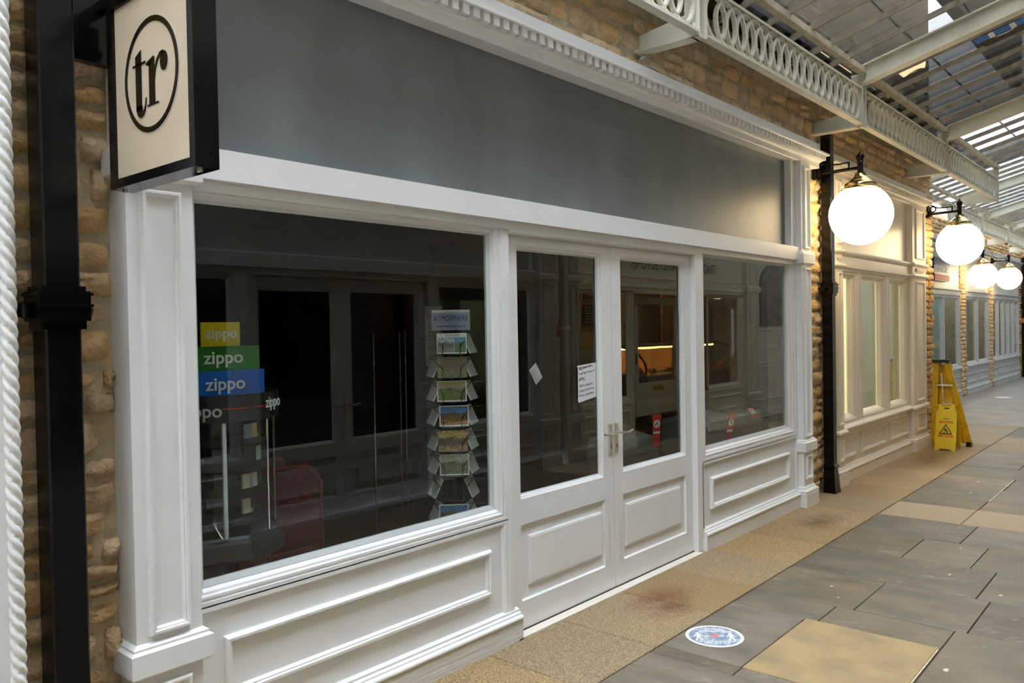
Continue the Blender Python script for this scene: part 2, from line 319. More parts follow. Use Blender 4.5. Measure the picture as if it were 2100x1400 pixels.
# rusty stain and wet patch are thin deposits on the slabs
def blotch(name, cx, cy, rx, ry, colr, a, rough, seed):
    m, nt, o = newmat(name); N = nt.nodes; L = nt.links
    tc = N.new('ShaderNodeTexCoord'); g = N.new('ShaderNodeTexGradient'); g.gradient_type = 'SPHERICAL'; mp = N.new('ShaderNodeMapping'); mp.inputs['Location'].default_value = (-1, -1, 0); mp.inputs['Scale'].default_value = (2, 2, 0)
    L.new(tc.outputs['Generated'], mp.inputs[0]); L.new(mp.outputs[0], g.inputs[0])
    nz = N.new('ShaderNodeTexNoise'); nz.inputs['Scale'].default_value = 7; nz.inputs['Detail'].default_value = 8; L.new(tc.outputs['Object'], nz.inputs[0])
    mu = N.new('ShaderNodeMath'); mu.operation = 'MULTIPLY'; L.new(g.outputs[1], mu.inputs[0]); L.new(nz.outputs[0], mu.inputs[1])
    mr = N.new('ShaderNodeMapRange'); mr.inputs[1].default_value = .05; mr.inputs[2].default_value = .5; mr.inputs[4].default_value = a; L.new(mu.outputs[0], mr.inputs[0])
    p = N.new('ShaderNodeBsdfPrincipled'); p.inputs['Base Color'].default_value = colr+(1,); p.inputs['Roughness'].default_value = rough
    t = N.new('ShaderNodeBsdfTransparent'); mx = N.new('ShaderNodeMixShader'); L.new(mr.outputs[0], mx.inputs[0]); L.new(t.outputs[0], mx.inputs[1]); L.new(p.outputs[0], mx.inputs[2]); L.new(mx.outputs[0], o.inputs[0])
    pts = [(cx+rx*math.cos(q*PI/16), cy+ry*math.sin(q*PI/16)) for q in range(32)]
    b = MB(); b.add([(p_[0], p_[1], .0022) for p_ in pts], [tuple(range(32))]); return b.build(name, m, floor)
blotch('rust_stain', 4.12, 2.42, .36, .20, (.30, .105, .05), .55, .5, 1); blotch('rust_stain', 4.0, 2.28, .25, .14, (.30, .105, .05), .45, .5, 1)
blotch('damp_stain', 6.5, 2.36, .42, .22, (.24, .16, .065), .5, .4, 2)
blotch('damp_stain', 10.3, 2.4, 1.0, .3, (.20, .13, .055), .5, .22, 3)
for cx, cy in ((4.93, 1.72), (5.6, 1.22), (4.05, .9), (8.4, 1.65), (6.3, 1.3), (4.75, 1.62), (9.0, 1.7), (5.35, .9)):
    r = random.uniform(.006, .014); pts = [(cx+r*1.6*math.cos(q*PI/5), cy+r*math.sin(q*PI/5)*random.uniform(.6, 1)) for q in range(10)]
    b = MB(); b.prism(pts, lambda p_, z: (p_[0], p_[1], z), .0005, .0019); b.build('pale_scuff', PALEGROUT, floor)

# ------------------------------------------------------------------ stone wall with the openings for the two shops
WY = 2.765
wall = MB()
wall.box(-7, 1.30, WY, 3.0, 0, 6.5); wall.box(1.30, 7.03, WY, 3.0, 3.12, 6.5); wall.box(7.03, 8.0, WY, 3.0, 0, 6.5)
wall.box(8.0, 11.0, WY, 3.0, 3.12, 6.5); wall.box(11.0, 11.78, WY, 3.0, 0, 6.5); wall.box(11.6, 11.78, 3.0, 9, 0, 6.5)
wall = wall.build('wall_front', MORTAR); tag(wall, 'honey coloured coursed stone wall behind the shopfronts', 'wall', kind='structure')
protos = []
for k in range(8):
    nx, nz = 5, 4; pts = []; fs = []
    for j in range(nz+1):
        for i in range(nx+1):
            e = (i in (0, nx)) or (j in (0, nz)); c = (i in (0, nx)) and (j in (0, nz))
            x = -.5+i/nx+(0 if not e else (random.uniform(-.02, .02))); z = -.5+j/nz+(0 if not e else random.uniform(-.05, .05))
            if c: x *= .965; z *= .94
            y = -.5+(.30 if e else random.uniform(-.2, .16))
            pts.append((x, y, z))
    for j in range(nz):
        for i in range(nx): a = j*(nx+1)+i; fs.append((a, a+1, a+nx+2, a+nx+1))
    edge = [i for i in range(nx+1)]+[j*(nx+1)+nx for j in range(1, nz+1)]+[nz*(nx+1)+i for i in range(nx-1, -1, -1)]+[j*(nx+1) for j in range(nz-1, 0, -1)]
    n0 = len(pts); pts += [(pts[e][0], .5, pts[e][2]) for e in edge]; n = len(edge)
    for i in range(n): fs.append((edge[(i+1) % n], edge[i], n0+i, n0+(i+1) % n))
    me = bpy.data.meshes.new('stone'); me.from_pydata(pts, [], fs); me.update(); me.materials.append(STONE)
    for p in me.polygons: p.use_smooth = True
    protos.append(me)
nst = [0]
def stones(parent, u0, u1, z0, z1, y, hmin=.07, hmax=.14, lmin=.12, lmax=.32, gap=.016, proud=.03, stuff=None, wx=None):
    z = z0
    while z < z1-.03:
        h = random.uniform(hmin, hmax); h = min(h, z1-z)
        u = u0-random.uniform(0, lmin*.6)
        while u < u1-.02:
            l = random.uniform(lmin, lmax); a = max(u, u0); b2 = min(u+l, u1); u += l
            if b2-a < .045: continue
            parts = [(z, h)] if random.random() > .22 or h < .11 else [(z, h*.48), (z+h*.5, h*.5)]
            for zz, hh in parts:
                o = bpy.data.objects.new('stone', random.choice(protos))
                o.location = ((a+b2)/2, y+.02-random.uniform(-.006, .012), zz+hh/2); o.scale = (b2-a-gap, proud*2+.03, hh-gap)
                COL.objects.link(o); o.parent = parent; nst[0] += 1
        z += h
stones(wall, .84, 1.175, .42, 2.75, WY, .075, .135, .18, .36, .016, .024)
stones(wall, 2.3, 7.52, 3.235, 3.62, WY, .09, .16, .16, .40, .007, .016)
stones(wall, 7.145, 7.93, 0, 3.16, WY, .09, .14, .2, .36, .010, .02)
stones(wall, 7.75, 11.78, 3.235, 3.62, WY, .09, .16, .24, .46, .008, .016)
# the strip at the end of the second shop is too small to pick apart: one part
def stone_mass(parent, regs, y, name='stonework', face='y'):
    b = MB()
    for (u0, u1, z0, z1) in regs:
        z = z0
        while z < z1:
            h = random.uniform(.07, .12); u = u0
            while u < u1-.02:
                l = min(random.uniform(.10, .26), u1-u); d = random.uniform(.02, .05)
                if face == 'y': b.cboxy(u+.006, u+l-.006, y-d, y+.05, z+.006, min(z+h, z1)-.006)
                u += l
            z += h
    return b.build(name, STONE, parent, kind='stuff')
def cboxy(s, x0, x1, y0, y1, z0, z1):
    c = .02; pts = []
    for (yy, i) in ((y1, 0), (y0+c, 0), (y0, c)): pts += [(x0+i, yy, z0+i), (x1-i, yy, z0+i), (x1-i, yy, z1-i), (x0+i, yy, z1-i)]
    fs = [(8, 9, 10, 11)]
    for r in (0, 4):
        for j in range(4): fs.append((r+j, r+(j+1) % 4, r+4+(j+1) % 4, r+4+j))
    return s.add(pts, fs)
MB.cboxy = cboxy
stone_mass(wall, [(11.25, 11.79, 0, 3.2)], WY)
B('upper_storey_sky_block', UPPER, wall, (-7, 20, 2.9, 3.1, 6.5, 11.0))  # its reach past the stone wall's end is added, to block sky
# dark unlit shop interior
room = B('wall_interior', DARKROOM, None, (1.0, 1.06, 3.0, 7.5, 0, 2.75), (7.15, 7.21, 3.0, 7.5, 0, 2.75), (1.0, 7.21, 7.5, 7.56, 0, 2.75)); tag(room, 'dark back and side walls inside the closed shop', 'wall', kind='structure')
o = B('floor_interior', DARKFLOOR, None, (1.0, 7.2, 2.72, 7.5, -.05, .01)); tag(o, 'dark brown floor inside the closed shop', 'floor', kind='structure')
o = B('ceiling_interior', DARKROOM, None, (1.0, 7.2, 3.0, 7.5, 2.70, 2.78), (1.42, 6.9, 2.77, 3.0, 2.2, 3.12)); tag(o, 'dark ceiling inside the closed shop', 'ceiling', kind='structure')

# ------------------------------------------------------------------ shopfront builders
MOULD = [(0, 0), (.002, .012), (.008, .018), (.016, .018), (.019, .012), (.024, .012), (.028, .004), (.030, 0)]
TRIMN = [0]; WINN = [0]; DOORN = [0]
def trim(label, loc, cat='trim'):
    TRIMN[0] += 1; return thing('trim_%d' % TRIMN[0], label, cat, loc, kind='structure')
def pilaster(fr, u0, u1, m, label, top=3.0, w=.05, blocks=((.485, .56), (2.12, 2.2)), rnd=False):
    t = trim(label, fr.p((u0+u1)/2, 0, 0), 'pilaster')
    MB().fbox(fr, u0, u1, -.08, w, 0, top).build('shaft', m, t)
    seg = [.0]+[z for b in blocks for z in b]+[top]
    inn = (u1-u0)*.185
    for k in range(0, len(seg), 2):
        a, b2 = seg[k], seg[k+1]
        if k == 0: a = .19
        b = MB(); b.ring(fr, u0+inn, u1-inn, a+.045, b2-.04, [(d*.9, w+h) for d, h in MOULD]); b.build('panel_moulding', m, t)
    for a, b2 in blocks:
        e = .028; h = b2-a
        prof = [(w-.01, a-.012), (w+.012, a-.012), (w+e, a), (w+e, b2), (w+e*.6, b2+.008), (w+e*.6, b2+.016), (w+.004, b2+.026), (w-.01, b2+.026)]
        if rnd: prof = [(w-.01, a)]+[(w+.035*math.sin(q*PI/8), (a+b2)/2-h/2*math.cos(q*PI/8)) for q in range(9)]+[(w-.01, b2)]
        q = MB(); q.run(fr, u0+w, u1-w, prof, 1, 1); q.build('block', m, t)
    prof = [(w-.01, 0), (w+.035, 0), (w+.035, .115), (w+.03, .125), (w+.036, .135), (w+.03, .148), (w+.012, .155), (w+.012, .165), (w, .18), (w-.01, .18)]
    q = MB(); q.run(fr, u0+w, u1-w, prof, 1, 1); q.build('base', m, t)
    return t
def riser(fr, u0, u1, m, label, top=.63, panels=None, pz=(.27, .50), plinth_u=None, grain=None):
    t = trim(label, fr.p((u0+u1)/2, 0, 0), 'stall riser')
    b = MB(); b.fbox(fr, u0, u1, -.06, -.016, 0, top)
    b.ring(fr, u0, u1, .10, top, [(0, 0), (.026, 0), (.030, -.004), (.034, -.004), (.040, -.016)], (1, 1, 1.2, .8)); b.build('board', m, t)
    for p in panels or []:
        b = MB(); b.ring(fr, p[0], p[1], pz[0], pz[1], [(d*1.2, h*1.25-.016) for d, h in MOULD]); b.build('panel_moulding', m, t)
    a, c = plinth_u or (u0, u1)
    b = MB(); b.run(fr, a, c, [(-.02, 0), (.03, 0), (.03, .098), (.026, .102), (-.02, .102)]); b.build('plinth', grain or m, t)
    b = MB(); b.run(fr, a, c, [(-.02, .102)]+[(.028+.010*math.sin(q*PI/6), .115-.011*math.cos(q*PI/6)) for q in range(7)]+[(.018, .128), (.018, .136), (.006, .142), (.006, .152), (-.016, .16)]); b.build('plinth_moulding', m, t)
    return t
WPROF = [(0, 0), (.30, 0), (.32, -.008), (.42, -.008), (.46, -.003), (.60, -.003), (.66, -.012), (.80, -.014), (1.0, -.034), (1.0, -.06)]
def window(fr, o4, g4, m, label, bead=PVC, gm=None, glassw=-.04, beadw=.022):
    # o4: outer u0,u1,v0,v1  g4: clear opening
    WINN[0] += 1; t = thing('window_%d' % WINN[0], label, 'window', fr.p((o4[0]+o4[1])/2, 0, o4[2]), kind='structure')
    b = MB(); b.ring(fr, *o4, WPROF, (g4[0]-o4[0], o4[1]-g4[1], g4[2]-o4[2], o4[3]-g4[3])); b.build('window_frame', m, t)
    k = beadw; b = MB(); b.ring(fr, *g4, [(0, -.034), (0, -.030), (k, glassw+.002), (k, glassw-.012)], (.3, 1, 1, .5)); b.build('glazing_bead', bead, t)
    b = MB(); b.fbox(fr, g4[0], g4[1], glassw-.006, glassw, g4[2], g4[3]); b.build('pane', gm or GLASS, t)
    return t
def handle(fr, u, z, w, d, parent, m=GOLD):
    # back plate, lever and keyhole; d = side the lever points to
    b = MB(); b.ring(fr, u-.018, u+.018, z-.13, z+.06, [(0, w), (.001, w+.006), (.005, w+.009)], fill=True); pl = b.build('door_handle', m, parent)
    b = MB(); b.tube([fr.p(u, w+.005, z), fr.p(u, w+.045, z), fr.p(u+d*.012, w+.052, z), fr.p(u+d*.06, w+.05, z-.004), fr.p(u+d*.12, w+.046, z+.006)], [.009, .009, .009, .008, .006], 8); b.build('lever', CHROME, pl, smooth=True)
    b = MB(); b.fbox(fr, u-.004, u+.004, w+.008, w+.0098, z-.095, z-.07); b.build('keyhole', INK, pl)
def leaf(fr, u0, u1, z0, z1, g4, p4, m, label, hu=None, hd=1, th=.045, gw=None, gm=None, bead=PVC):
    DOORN[0] += 1; w = -.04; t = thing('door_%d' % DOORN[0], label, 'door', fr.p(u0, w, 0), kind='structure')
    b = MB()
    gu0, gu1, gv0, gv1 = g4; pu0, pu1, pv0, pv1 = p4
    b.fbox(fr, u0, gu0, w-th, w, z0, z1); b.fbox(fr, gu1, u1, w-th, w, z0, z1)
    b.fbox(fr, gu0, gu1, w-th, w, gv1, z1); b.fbox(fr, gu0, gu1, w-th, w, pv1, gv0); b.fbox(fr, gu0, gu1, w-th, w, z0, pv0)
    if pu0 > gu0: b.fbox(fr, gu0, pu0, w-th, w, pv0, pv1)
    if pu1 < gu1: b.fbox(fr, pu1, gu1, w-th, w, pv0, pv1)
    b.build('door_frame', m, t)
    b = MB(); b.ring(fr, gu0, gu1, gv0, gv1, [(0, w), (.004, w), (.006, w-.006), (.018, w-.012), (.02, w-.026)]); b.build('glazing_bead', m, t)
    b = MB(); b.ring(fr, gu0, gu1, gv0, gv1, [(.018, w-.012), (.018, w-.022), (.028, w-.026)]); b.build('gasket', bead, t)
    b = MB(); b.fbox(fr, gu0+.01, gu1-.01, w-.03, w-.026, gv0+.01, gv1-.01); b.build('pane', gm or GLASS, t)
    b = MB(); b.ring(fr, pu0, pu1, pv0, pv1, [(0, w), (.003, w), (.010, w-.014), (.075, w-.016), (.076, w-.004), (.090, w-.001)], (1, 1, 1, .95), fill=True); b.build('raised_panel', m, t)
    if hu is not None: handle(fr, hu, .955, w, hd, t)
    return t
def cornice(fr, u0, u1, m, label, z=3.0, rl=1, rr=1, den=.0705, s=1.):
    t = trim(label, fr.p((u0+u1)/2, 0, z), 'cornice')
    P = lambda pts: [(w*s, z+h*s) for w, h in pts]
    b = MB(); b.run(fr, u0, u1, P([(-.06, 0), (.036, 0), (.04, .004), (.04, .046), (.046, .05), (.05, .056), (.058, .06), (.058, .064), (-.06, .064)]), rl, rr); b.build('lower_moulding', m, t)
    b = MB(); b.run(fr, u0, u1, P([(-.06, .064), (.066, .064), (.068, .068), (.062, .07), (.062, .112), (-.06, .112)]), rl, rr); b.build('dentil_backing', m, t)
    b = MB(); b.run(fr, u0, u1, P([(-.06, .110), (.105, .110), (.112, .114), (.112, .128), (.106, .132), (-.06, .134)]), rl, rr); b.build('top_moulding', m, t)
    b = MB(); b.run(fr, u0, u1, P([(-.06, .132), (.045, .132), (.045, .218), (.038, .222), (-.06, .222)]), rl, rr); b.build('capping_board', m, t)
    n = int((u1-u0+.12*s)/(den*s)); me = None
    for k in range(n):
        u = u0-.06*s+(k+.5)*(u1-u0+.12*s)/n
        if me is None:
            b = MB(); b.fbox(Fr(0, fr.o), -.0215*s, .0215*s, .060*s, .099*s, .064*s, .111*s); o = b.build('dentil', m, t); me = o.data
        else: o = link('dentil', me, t)
        o.location = (u, fr.y0, z)
    return t

# ------------------------------------------------------------------ first shop (white)
pilaster(F1, 1.166, 1.392, WHITE, 'white panelled pilaster at the left of the closed shop, below the hanging sign')
pilaster(F1, 6.925, 7.145, WHITE, 'white panelled pilaster between the closed shop and the black downpipe')
window(F1, (1.392, 3.072, .625, 2.150), (1.44, 3.0, .69, 2.078), WHITE, 'large shop window showing lighter stand and postcard rack')
window(F1, (5.175, 6.925, .625, 2.150), (5.245, 6.775, .705, 2.098), WHITE, 'square shop window right of the double doors, grey bags inside')
leaf(F1, 3.108, 4.098, .012, 2.104, (3.215, 3.996, .695, 2.036), (3.215, 4.045, .155, .565), WHITE, 'left leaf of the white double door, with handwritten notice', 4.065, -1)
leaf(F1, 4.102, 5.09, .012, 2.104, (4.20, 5.0, .695, 2.036), (4.165, 5.0, .155, .565), WHITE, 'right leaf of the white double door, beside the square window', 4.128, 1)
t = trim('white door frame around the double doors of the closed shop', F1.p(4.1, 0, 0), 'door frame')
b = MB(); b.fbox(F1, 3.072, 3.108, -.09, .002, .0, 2.101); b.fbox(F1, 5.092, 5.175, -.09, .0, 0, 2.15); b.build('jamb', WHITE, t)
b = MB(); b.fbox(F1, 3.108, 5.092, -.09, 0, 2.105, 2.15); b.run(F1, 3.108, 5.092, [(-.03, 2.085), (.006, 2.09), (.010, 2.098), (.008, 2.106), (-.03, 2.112)]); b.build('head', WHITE, t)
b = MB(); b.fbox(F1, 3.108, 5.10, -.09, .03, -.01, .009); b.build('threshold', CREAM, t)
riser(F1, 1.392, 3.072, WHITE, 'long white panelled stall riser under the large shop window', panels=[(1.505, 2.945)], plinth_u=(1.392, 3.14), grain=WHITE_GRAIN)
riser(F1, 5.165, 6.925, WHITE, 'short white panelled stall riser under the square window', panels=[(5.30, 6.735)])
t = trim('white transom board running above windows and doors of the closed shop', F1.p(4.2, 0, 2.2), 'transom')
b = MB(); b.fbox(F1, 1.392, 6.925, -.06, .034, 2.145, 2.256); b.build('board', WHITE, t)
b = MB(); b.run(F1, 1.392, 6.925, [(-.02, 2.100), (.004, 2.104), (.004, 2.145), (-.02, 2.146)]); b.build('bed_moulding', WHITE, t)
t = trim('wide charcoal fascia board with no name above the closed shop', F1.p(4.2, 0, 2.6), 'fascia')
b = MB(); b.fbox(F1, 1.42, 6.90, -.08, -.058, 2.25, 3.05); b.build('board', FASCIA, t)
b = MB(); b.fbox(F1, 1.392, 1.515, -.08, 0, 2.25, 3.02); b.fbox(F1, 6.83, 6.925, -.08, 0, 2.25, 3.02); b.build('side_trim', WHITE, t)
cornice(F1, 1.13, 7.36, WHITE, 'white cornice with a row of dentils over the charcoal fascia')

# ------------------------------------------------------------------ second shop (cream)
pilaster(F2, 7.94, 8.145, CREAM, 'cream pilaster beside the far black downpipe', top=3.02, blocks=((.485, .545), (2.13, 2.18), (2.27, 2.32)), rnd=True)
pilaster(F2, 10.66, 11.27, CREAM, 'broad cream pilaster behind the yellow wet floor sign', top=3.02, blocks=((.50, .56), (2.13, 2.18), (2.27, 2.32)), rnd=True)
pu = [(8.20, 8.655), (8.955, 9.625), (9.94, 10.56)]
bounds = [8.145, 8.805, 9.785, 10.66]
for k, (a, c) in enumerate(pu):
    window(F2, (bounds[k], bounds[k+1], .56, 2.13), (a, c, .635, 2.06), CREAM, ['narrow cream shop window nearest the black downpipe', 'middle narrow window of the cream shop', 'narrow cream shop window nearest the wet floor sign'][k], bead=CREAM, glassw=-.07)
riser(F2, 8.145, 10.66, CREAM, 'cream stall riser with three moulded panels', top=.56, panels=[(8.19, 8.66), (8.84, 9.69), (9.86, 10.6)], pz=(.22, .44))
t = trim('cream sill and transom mouldings of the second shop', F2.p(9.3, 0, .56), 'trim')
b = MB(); b.run(F2, 8.145, 10.66, [(-.03, .50), (.01, .505)]+[(.02+.025*math.sin(q*PI/6), .535-.022*math.cos(q*PI/6)) for q in range(7)]+[(.0, .57), (-.03, .575)]); b.build('sill', CREAM, t)
b = MB(); b.run(F2, 8.145, 10.66, [(-.03, 2.11), (.006, 2.115), (.012, 2.14), (.03, 2.15), (.03, 2.17), (.012, 2.18), (.012, 2.26), (.03, 2.28), (.036, 2.30), (.02, 2.32), (-.04, 2.33)]); b.build('transom', CREAM, t)
t = trim('plain cream fascia board of the second shop', F2.p(9.3, 0, 2.7), 'fascia'); MB().fbox(F2, 8.1, 10.8, -.08, -.02, 2.3, 3.08).build('board', CREAMF, t)
cornice(F2, 7.93, 11.33, CREAM, 'cream cornice with fine dentils over the second shop', z=3.02, s=.95, den=.066)
room2 = B('wall_interior', PALEROOM, None, (7.75, 7.8, 3.0, 6.0, 0, 2.7), (11.45, 11.5, 3.0, 6.0, 0, 2.7), (7.75, 11.5, 6.0, 6.06, 0, 2.7), (10.2, 10.26, 3.2, 5.0, 0, 2.7)); tag(room2, 'pale cream lit walls inside the second shop', 'wall', kind='structure')
o = B('floor_interior', PALEROOM, None, (7.75, 11.5, 2.78, 6.0, -.05, .01)); tag(o, 'pale floor inside the cream shop', 'floor', kind='structure')
o = B('ceiling_interior', PALEROOM, None, (7.75, 11.5, 3.0, 6.0, 2.7, 2.78)); tag(o, 'pale ceiling inside the cream shop', 'ceiling', kind='structure')
l = thing('ceiling_light', 'lit ceiling light panel inside the cream shop', 'light', (9.4, 4.3, 2.66)); B('diffuser', ROOMLAMP, l, (8.6, 10.0, 3.9, 4.9, 2.66, 2.675)); B('housing', CREAM, l, (8.56, 10.04, 3.86, 4.94, 2.675, 2.70))
l = thing('strip_light', 'warm strip light fixed under the cream cornice behind the first globe', 'light', (9.0, 2.70, 2.96))
b = MB(); b.tube([(8.35, 2.70, 2.958), (9.72, 2.70, 2.958)], .016, 8); b.build('tube', STRIP, l); B('housing', CREAM, l, (8.3, 9.77, 2.69, 2.765, 2.975, 3.02))
# ------------------------------------------------------------------ canopy: brackets, ring girders, roof
BX = [4.504+3.07*k for k in range(-3, 4)]                        # -4.706 ... 13.71
GY = 2.33
ordn = {1: 'nearest', 2: 'second', 3: 'third', 4: 'last'}
for k, x in enumerate(BX):
    if k < 2: lab = 'cream canopy bracket above the left part of the street, out of sight' if k == 0 else 'cream canopy bracket near the photographer, beyond the frame'
    else: lab = ['cream bracket above the hanging sign', 'cream canopy bracket above the middle of the charcoal fascia', 'cream canopy bracket directly above the near black downpipe', 'cream canopy bracket above the cream shop', 'cream canopy bracket standing clear past the stone wall end'][k-2]
    t = thing('canopy_bracket', lab, 'bracket', (x, 2.72, 3.35), 'cream canopy brackets')
    b = MB()
    poly = [(2.76, 3.345), (2.42, 3.385), (2.42, 3.40), (2.42, 3.475), (2.76, 3.475)]
    b.prism([(2.76, 3.36), (GY+.0, 3.36), (GY, 3.52), (2.76, 3.46)], lambda p, q: (q, p[0], p[1]), x-.006, x+.006)
    b.box(x-.05, x+.05, GY-.02, 2.77, 3.345, 3.362); b.build('arm', CANOPY, t)
    b = MB(); b.box(x-.052, x-.043, GY-.03, GY+.07, 3.345, 3.80); b.box(x+.043, x+.052, GY-.03, GY+.07, 3.345, 3.80); b.box(x-.045, x+.045, GY+.018, GY+.03, 3.345, 3.80); b.box(x-.055, x+.055, GY-.035, GY+.07, 3.79, 3.81); b.build('post', CANOPY, t)
    for sx in (-1, 1):
        b = MB(); b.tube([(x+sx*.075, GY, 3.40), (x+sx*.075, GY, 3.67)], .008, 6); b.lathe((x+sx*.075, GY, 3.40), [(0, -.02), (.018, -.01), (.018, .012), (0, .02)], 10); b.lathe((x+sx*.075, GY, 3.655), [(0, -.02), (.018, -.01), (.018, .012), (0, .02)], 10); b.build('tie_rod', CANOPY, t)
# one ring, shared
def ring_mesh(r, wd, dp, n=28):
    pts = []; fs = []
    for i in range(n):
        q = 2*PI*i/n
        for rr, y in ((r-wd, -dp), (r, -dp), (r, dp), (r-wd, dp)): pts.append((rr*math.cos(q), y, rr*math.sin(q)))
    for i in range(n):
        for j in range(4): a = i*4; c = ((i+1) % n)*4; fs.append((a+j, a+(j+1) % 4, c+(j+1) % 4, c+j))
    me = bpy.data.meshes.new('ring'); me.from_pydata(pts, [], fs); me.update(); me.materials.append(CANOPY)
    return me
RING = ring_mesh(.148, .017, .014)
def girder(x0, x1, y, lab, n, grp, zc=3.525, rings=True):
    t = thing('canopy_girder', lab, 'girder', ((x0+x1)/2, y, 3.36), grp)
    b = MB(); b.box(x0, x1, y-.03, y+.03, 3.36, 3.378); b.build('bottom_rail', CANOPY, t)
    b = MB(); b.box(x0, x1, y-.025, y+.03, 3.672, 3.69); b.build('top_rail', CANOPY, t)
    for i in range(n):
        o = link('ring', RING, t); o.location = (x0+.16+(x1-x0-.32)*i/(n-1), y, zc)
    return t
for k in range(len(BX)-1):
    if k in (0, 1): continue
    lab = ['white iron girder of interlaced rings above the left of the fascia', 'white iron girder of interlaced rings over the charcoal fascia', 'white iron girder of interlaced rings over the cream shop', 'white iron girder of interlaced rings running past the stone wall end'][k-2]
    girder(BX[k]+.055, BX[k+1]-.055, GY, lab, 19, 'ring girders along the canopy')
# roof
SL = .27; RIDGE = 1.0; EZ = 3.83
def roof_bay(x0, x1, ye, lab, pm, nb=8, opp=True, num=[0], rid=RIDGE, sl=SL):
    t = thing('ceiling', lab, 'glazed roof', ((x0+x1)/2, ye, EZ), kind='structure')
    zt = lambda y: EZ+(ye-y)*sl
    def beam(b, xa, xb, h0, h1, ya, yb):
        b.add([(xa, ya, zt(ya)+h0), (xb, ya, zt(ya)+h0), (xb, yb, zt(yb)+h0), (xa, yb, zt(yb)+h0), (xa, ya, zt(ya)+h1), (xb, ya, zt(ya)+h1), (xb, yb, zt(yb)+h1), (xa, yb, zt(yb)+h1)],
              [(0, 3, 2, 1), (4, 5, 6, 7), (0, 1, 5, 4), (1, 2, 6, 5), (2, 3, 7, 6), (3, 0, 4, 7)])
    b = MB(); beam(b, x0-.012, x0+.012, -.10, .05, ye, rid); beam(b, x0-.055, x0+.055, -.112, -.10, ye, rid); beam(b, x0-.055, x0+.055, .04, .05, ye, rid); b.build('rafter', CANOPY, t)
    w = (x1-x0)/nb
    for i in range(1, nb):
        b = MB(); x = x0+i*w; beam(b, x-.012, x+.012, .005, .05, ye+.35, rid); b.build('glazing_bar', BARM, t)
    for i in range(nb):
        b = MB(); beam(b, x0+i*w+.004, x0+(i+1)*w-.004, .05, .056, ye+.35, rid); b.build('pane', pm, t)
    b = MB()
    for f_ in (.33, .66): yy = ye+(rid-ye)*f_; b.box(x0, x1, yy-.004, yy+.004, zt(yy)+.057, zt(yy)+.075)
    b.build('cross_flashing', CANOPYD, t)
    if opp:
        zt2 = zt(rid); ey = -.22
        for i in range(nb):
            a, c = x0+i*w+.004, x0+(i+1)*w-.004
            b = MB(); b.add([(a, rid, zt2+.05), (c, rid, zt2+.05), (c, ey, zt2-.28), (a, ey, zt2-.28), (a, rid, zt2+.056), (c, rid, zt2+.056), (c, ey, zt2-.274), (a, ey, zt2-.274)],
                            [(0, 3, 2, 1), (4, 5, 6, 7), (0, 1, 5, 4), (1, 2, 6, 5), (2, 3, 7, 6), (3, 0, 4, 7)]); b.build('pane', pm, t)
        b = MB(); b.box(x0, x1, rid-.04, rid+.04, zt2-.05, zt2+.06); b.build('ridge', CANOPY, t)
    b = MB(); b.box(x0, x1, ye-.05, ye+.01, EZ-.02, EZ+.03); b.build('purlin', CANOPYD, t)
    return t
pr = B('ceiling_passage', ROOFM, None, (11.76, 13.76, 2.5, 4.0, 3.97, 3.98)); tag(pr, 'flat glazed roof added over the passage past the cream shop to dim open sky', 'glazed roof', kind='structure')  # added over the passage gap to hold back open sky
for k in range(len(BX)-1):
    lab = ['clear roof bay far behind the photographer', 'clear roof bay behind the photographer', 'clear glazed roof bay above the hanging sign', 'grimy roof bay over the charcoal fascia', 'grimy roof bay over the cream shop', 'bright roof bay past the stone wall end'][k]
    roof_bay(BX[k], BX[k+1], GY, lab, [ROOFC, ROOFC, ROOFC, ROOFD, ROOFG, ROOFM][k], nb=7)
g = B('gutter', GUTTER, None, (-7, 11.9, 2.44, 2.77, 3.86, 4.05)); tag(g, 'dark box gutter between roof edge and stone wall', 'gutter', kind='structure')
# far roof, set back like the far shops
FBX = [13.0+2.87*k for k in range(0, 8)]
for k in range(7):
    x0, x1 = FBX[k], FBX[k+1]
    roof_bay(x0+.75, x1+.75, 3.45, ['bright far roof bay, first past the stone wall', 'bright far roof bay, second', 'bright far roof bay, third', 'bright far roof bay, fourth', 'bright far roof bay, fifth', 'bright far roof bay, sixth', 'bright far roof bay at the arcade end'][k], ROOFM, nb=7, opp=False, rid=-.3)
for k in range(4):
    x0 = 15.88+2.87*k
    girder(x0+.05, x0+2.82, 3.45, 'small distant ring girder, %s along the far row' % ['first', 'second', 'third', 'fourth'][k], 18, 'ring girders of the far row')
    t = thing('canopy_bracket', 'small distant cream bracket, %s along the far row' % ['first', 'second', 'third', 'fourth'][k], 'bracket', (x0+2.87, 3.85, 3.35), 'brackets of the far row')
    xx = x0+2.87; B('arm', CANOPY, t, (xx-.05, xx+.05, 3.43, 3.87, 3.345, 3.362), (xx-.008, xx+.008, 3.45, 3.87, 3.36, 3.48)); B('post', CANOPY, t, (xx-.05, xx+.05, 3.42, 3.50, 3.345, 3.80))

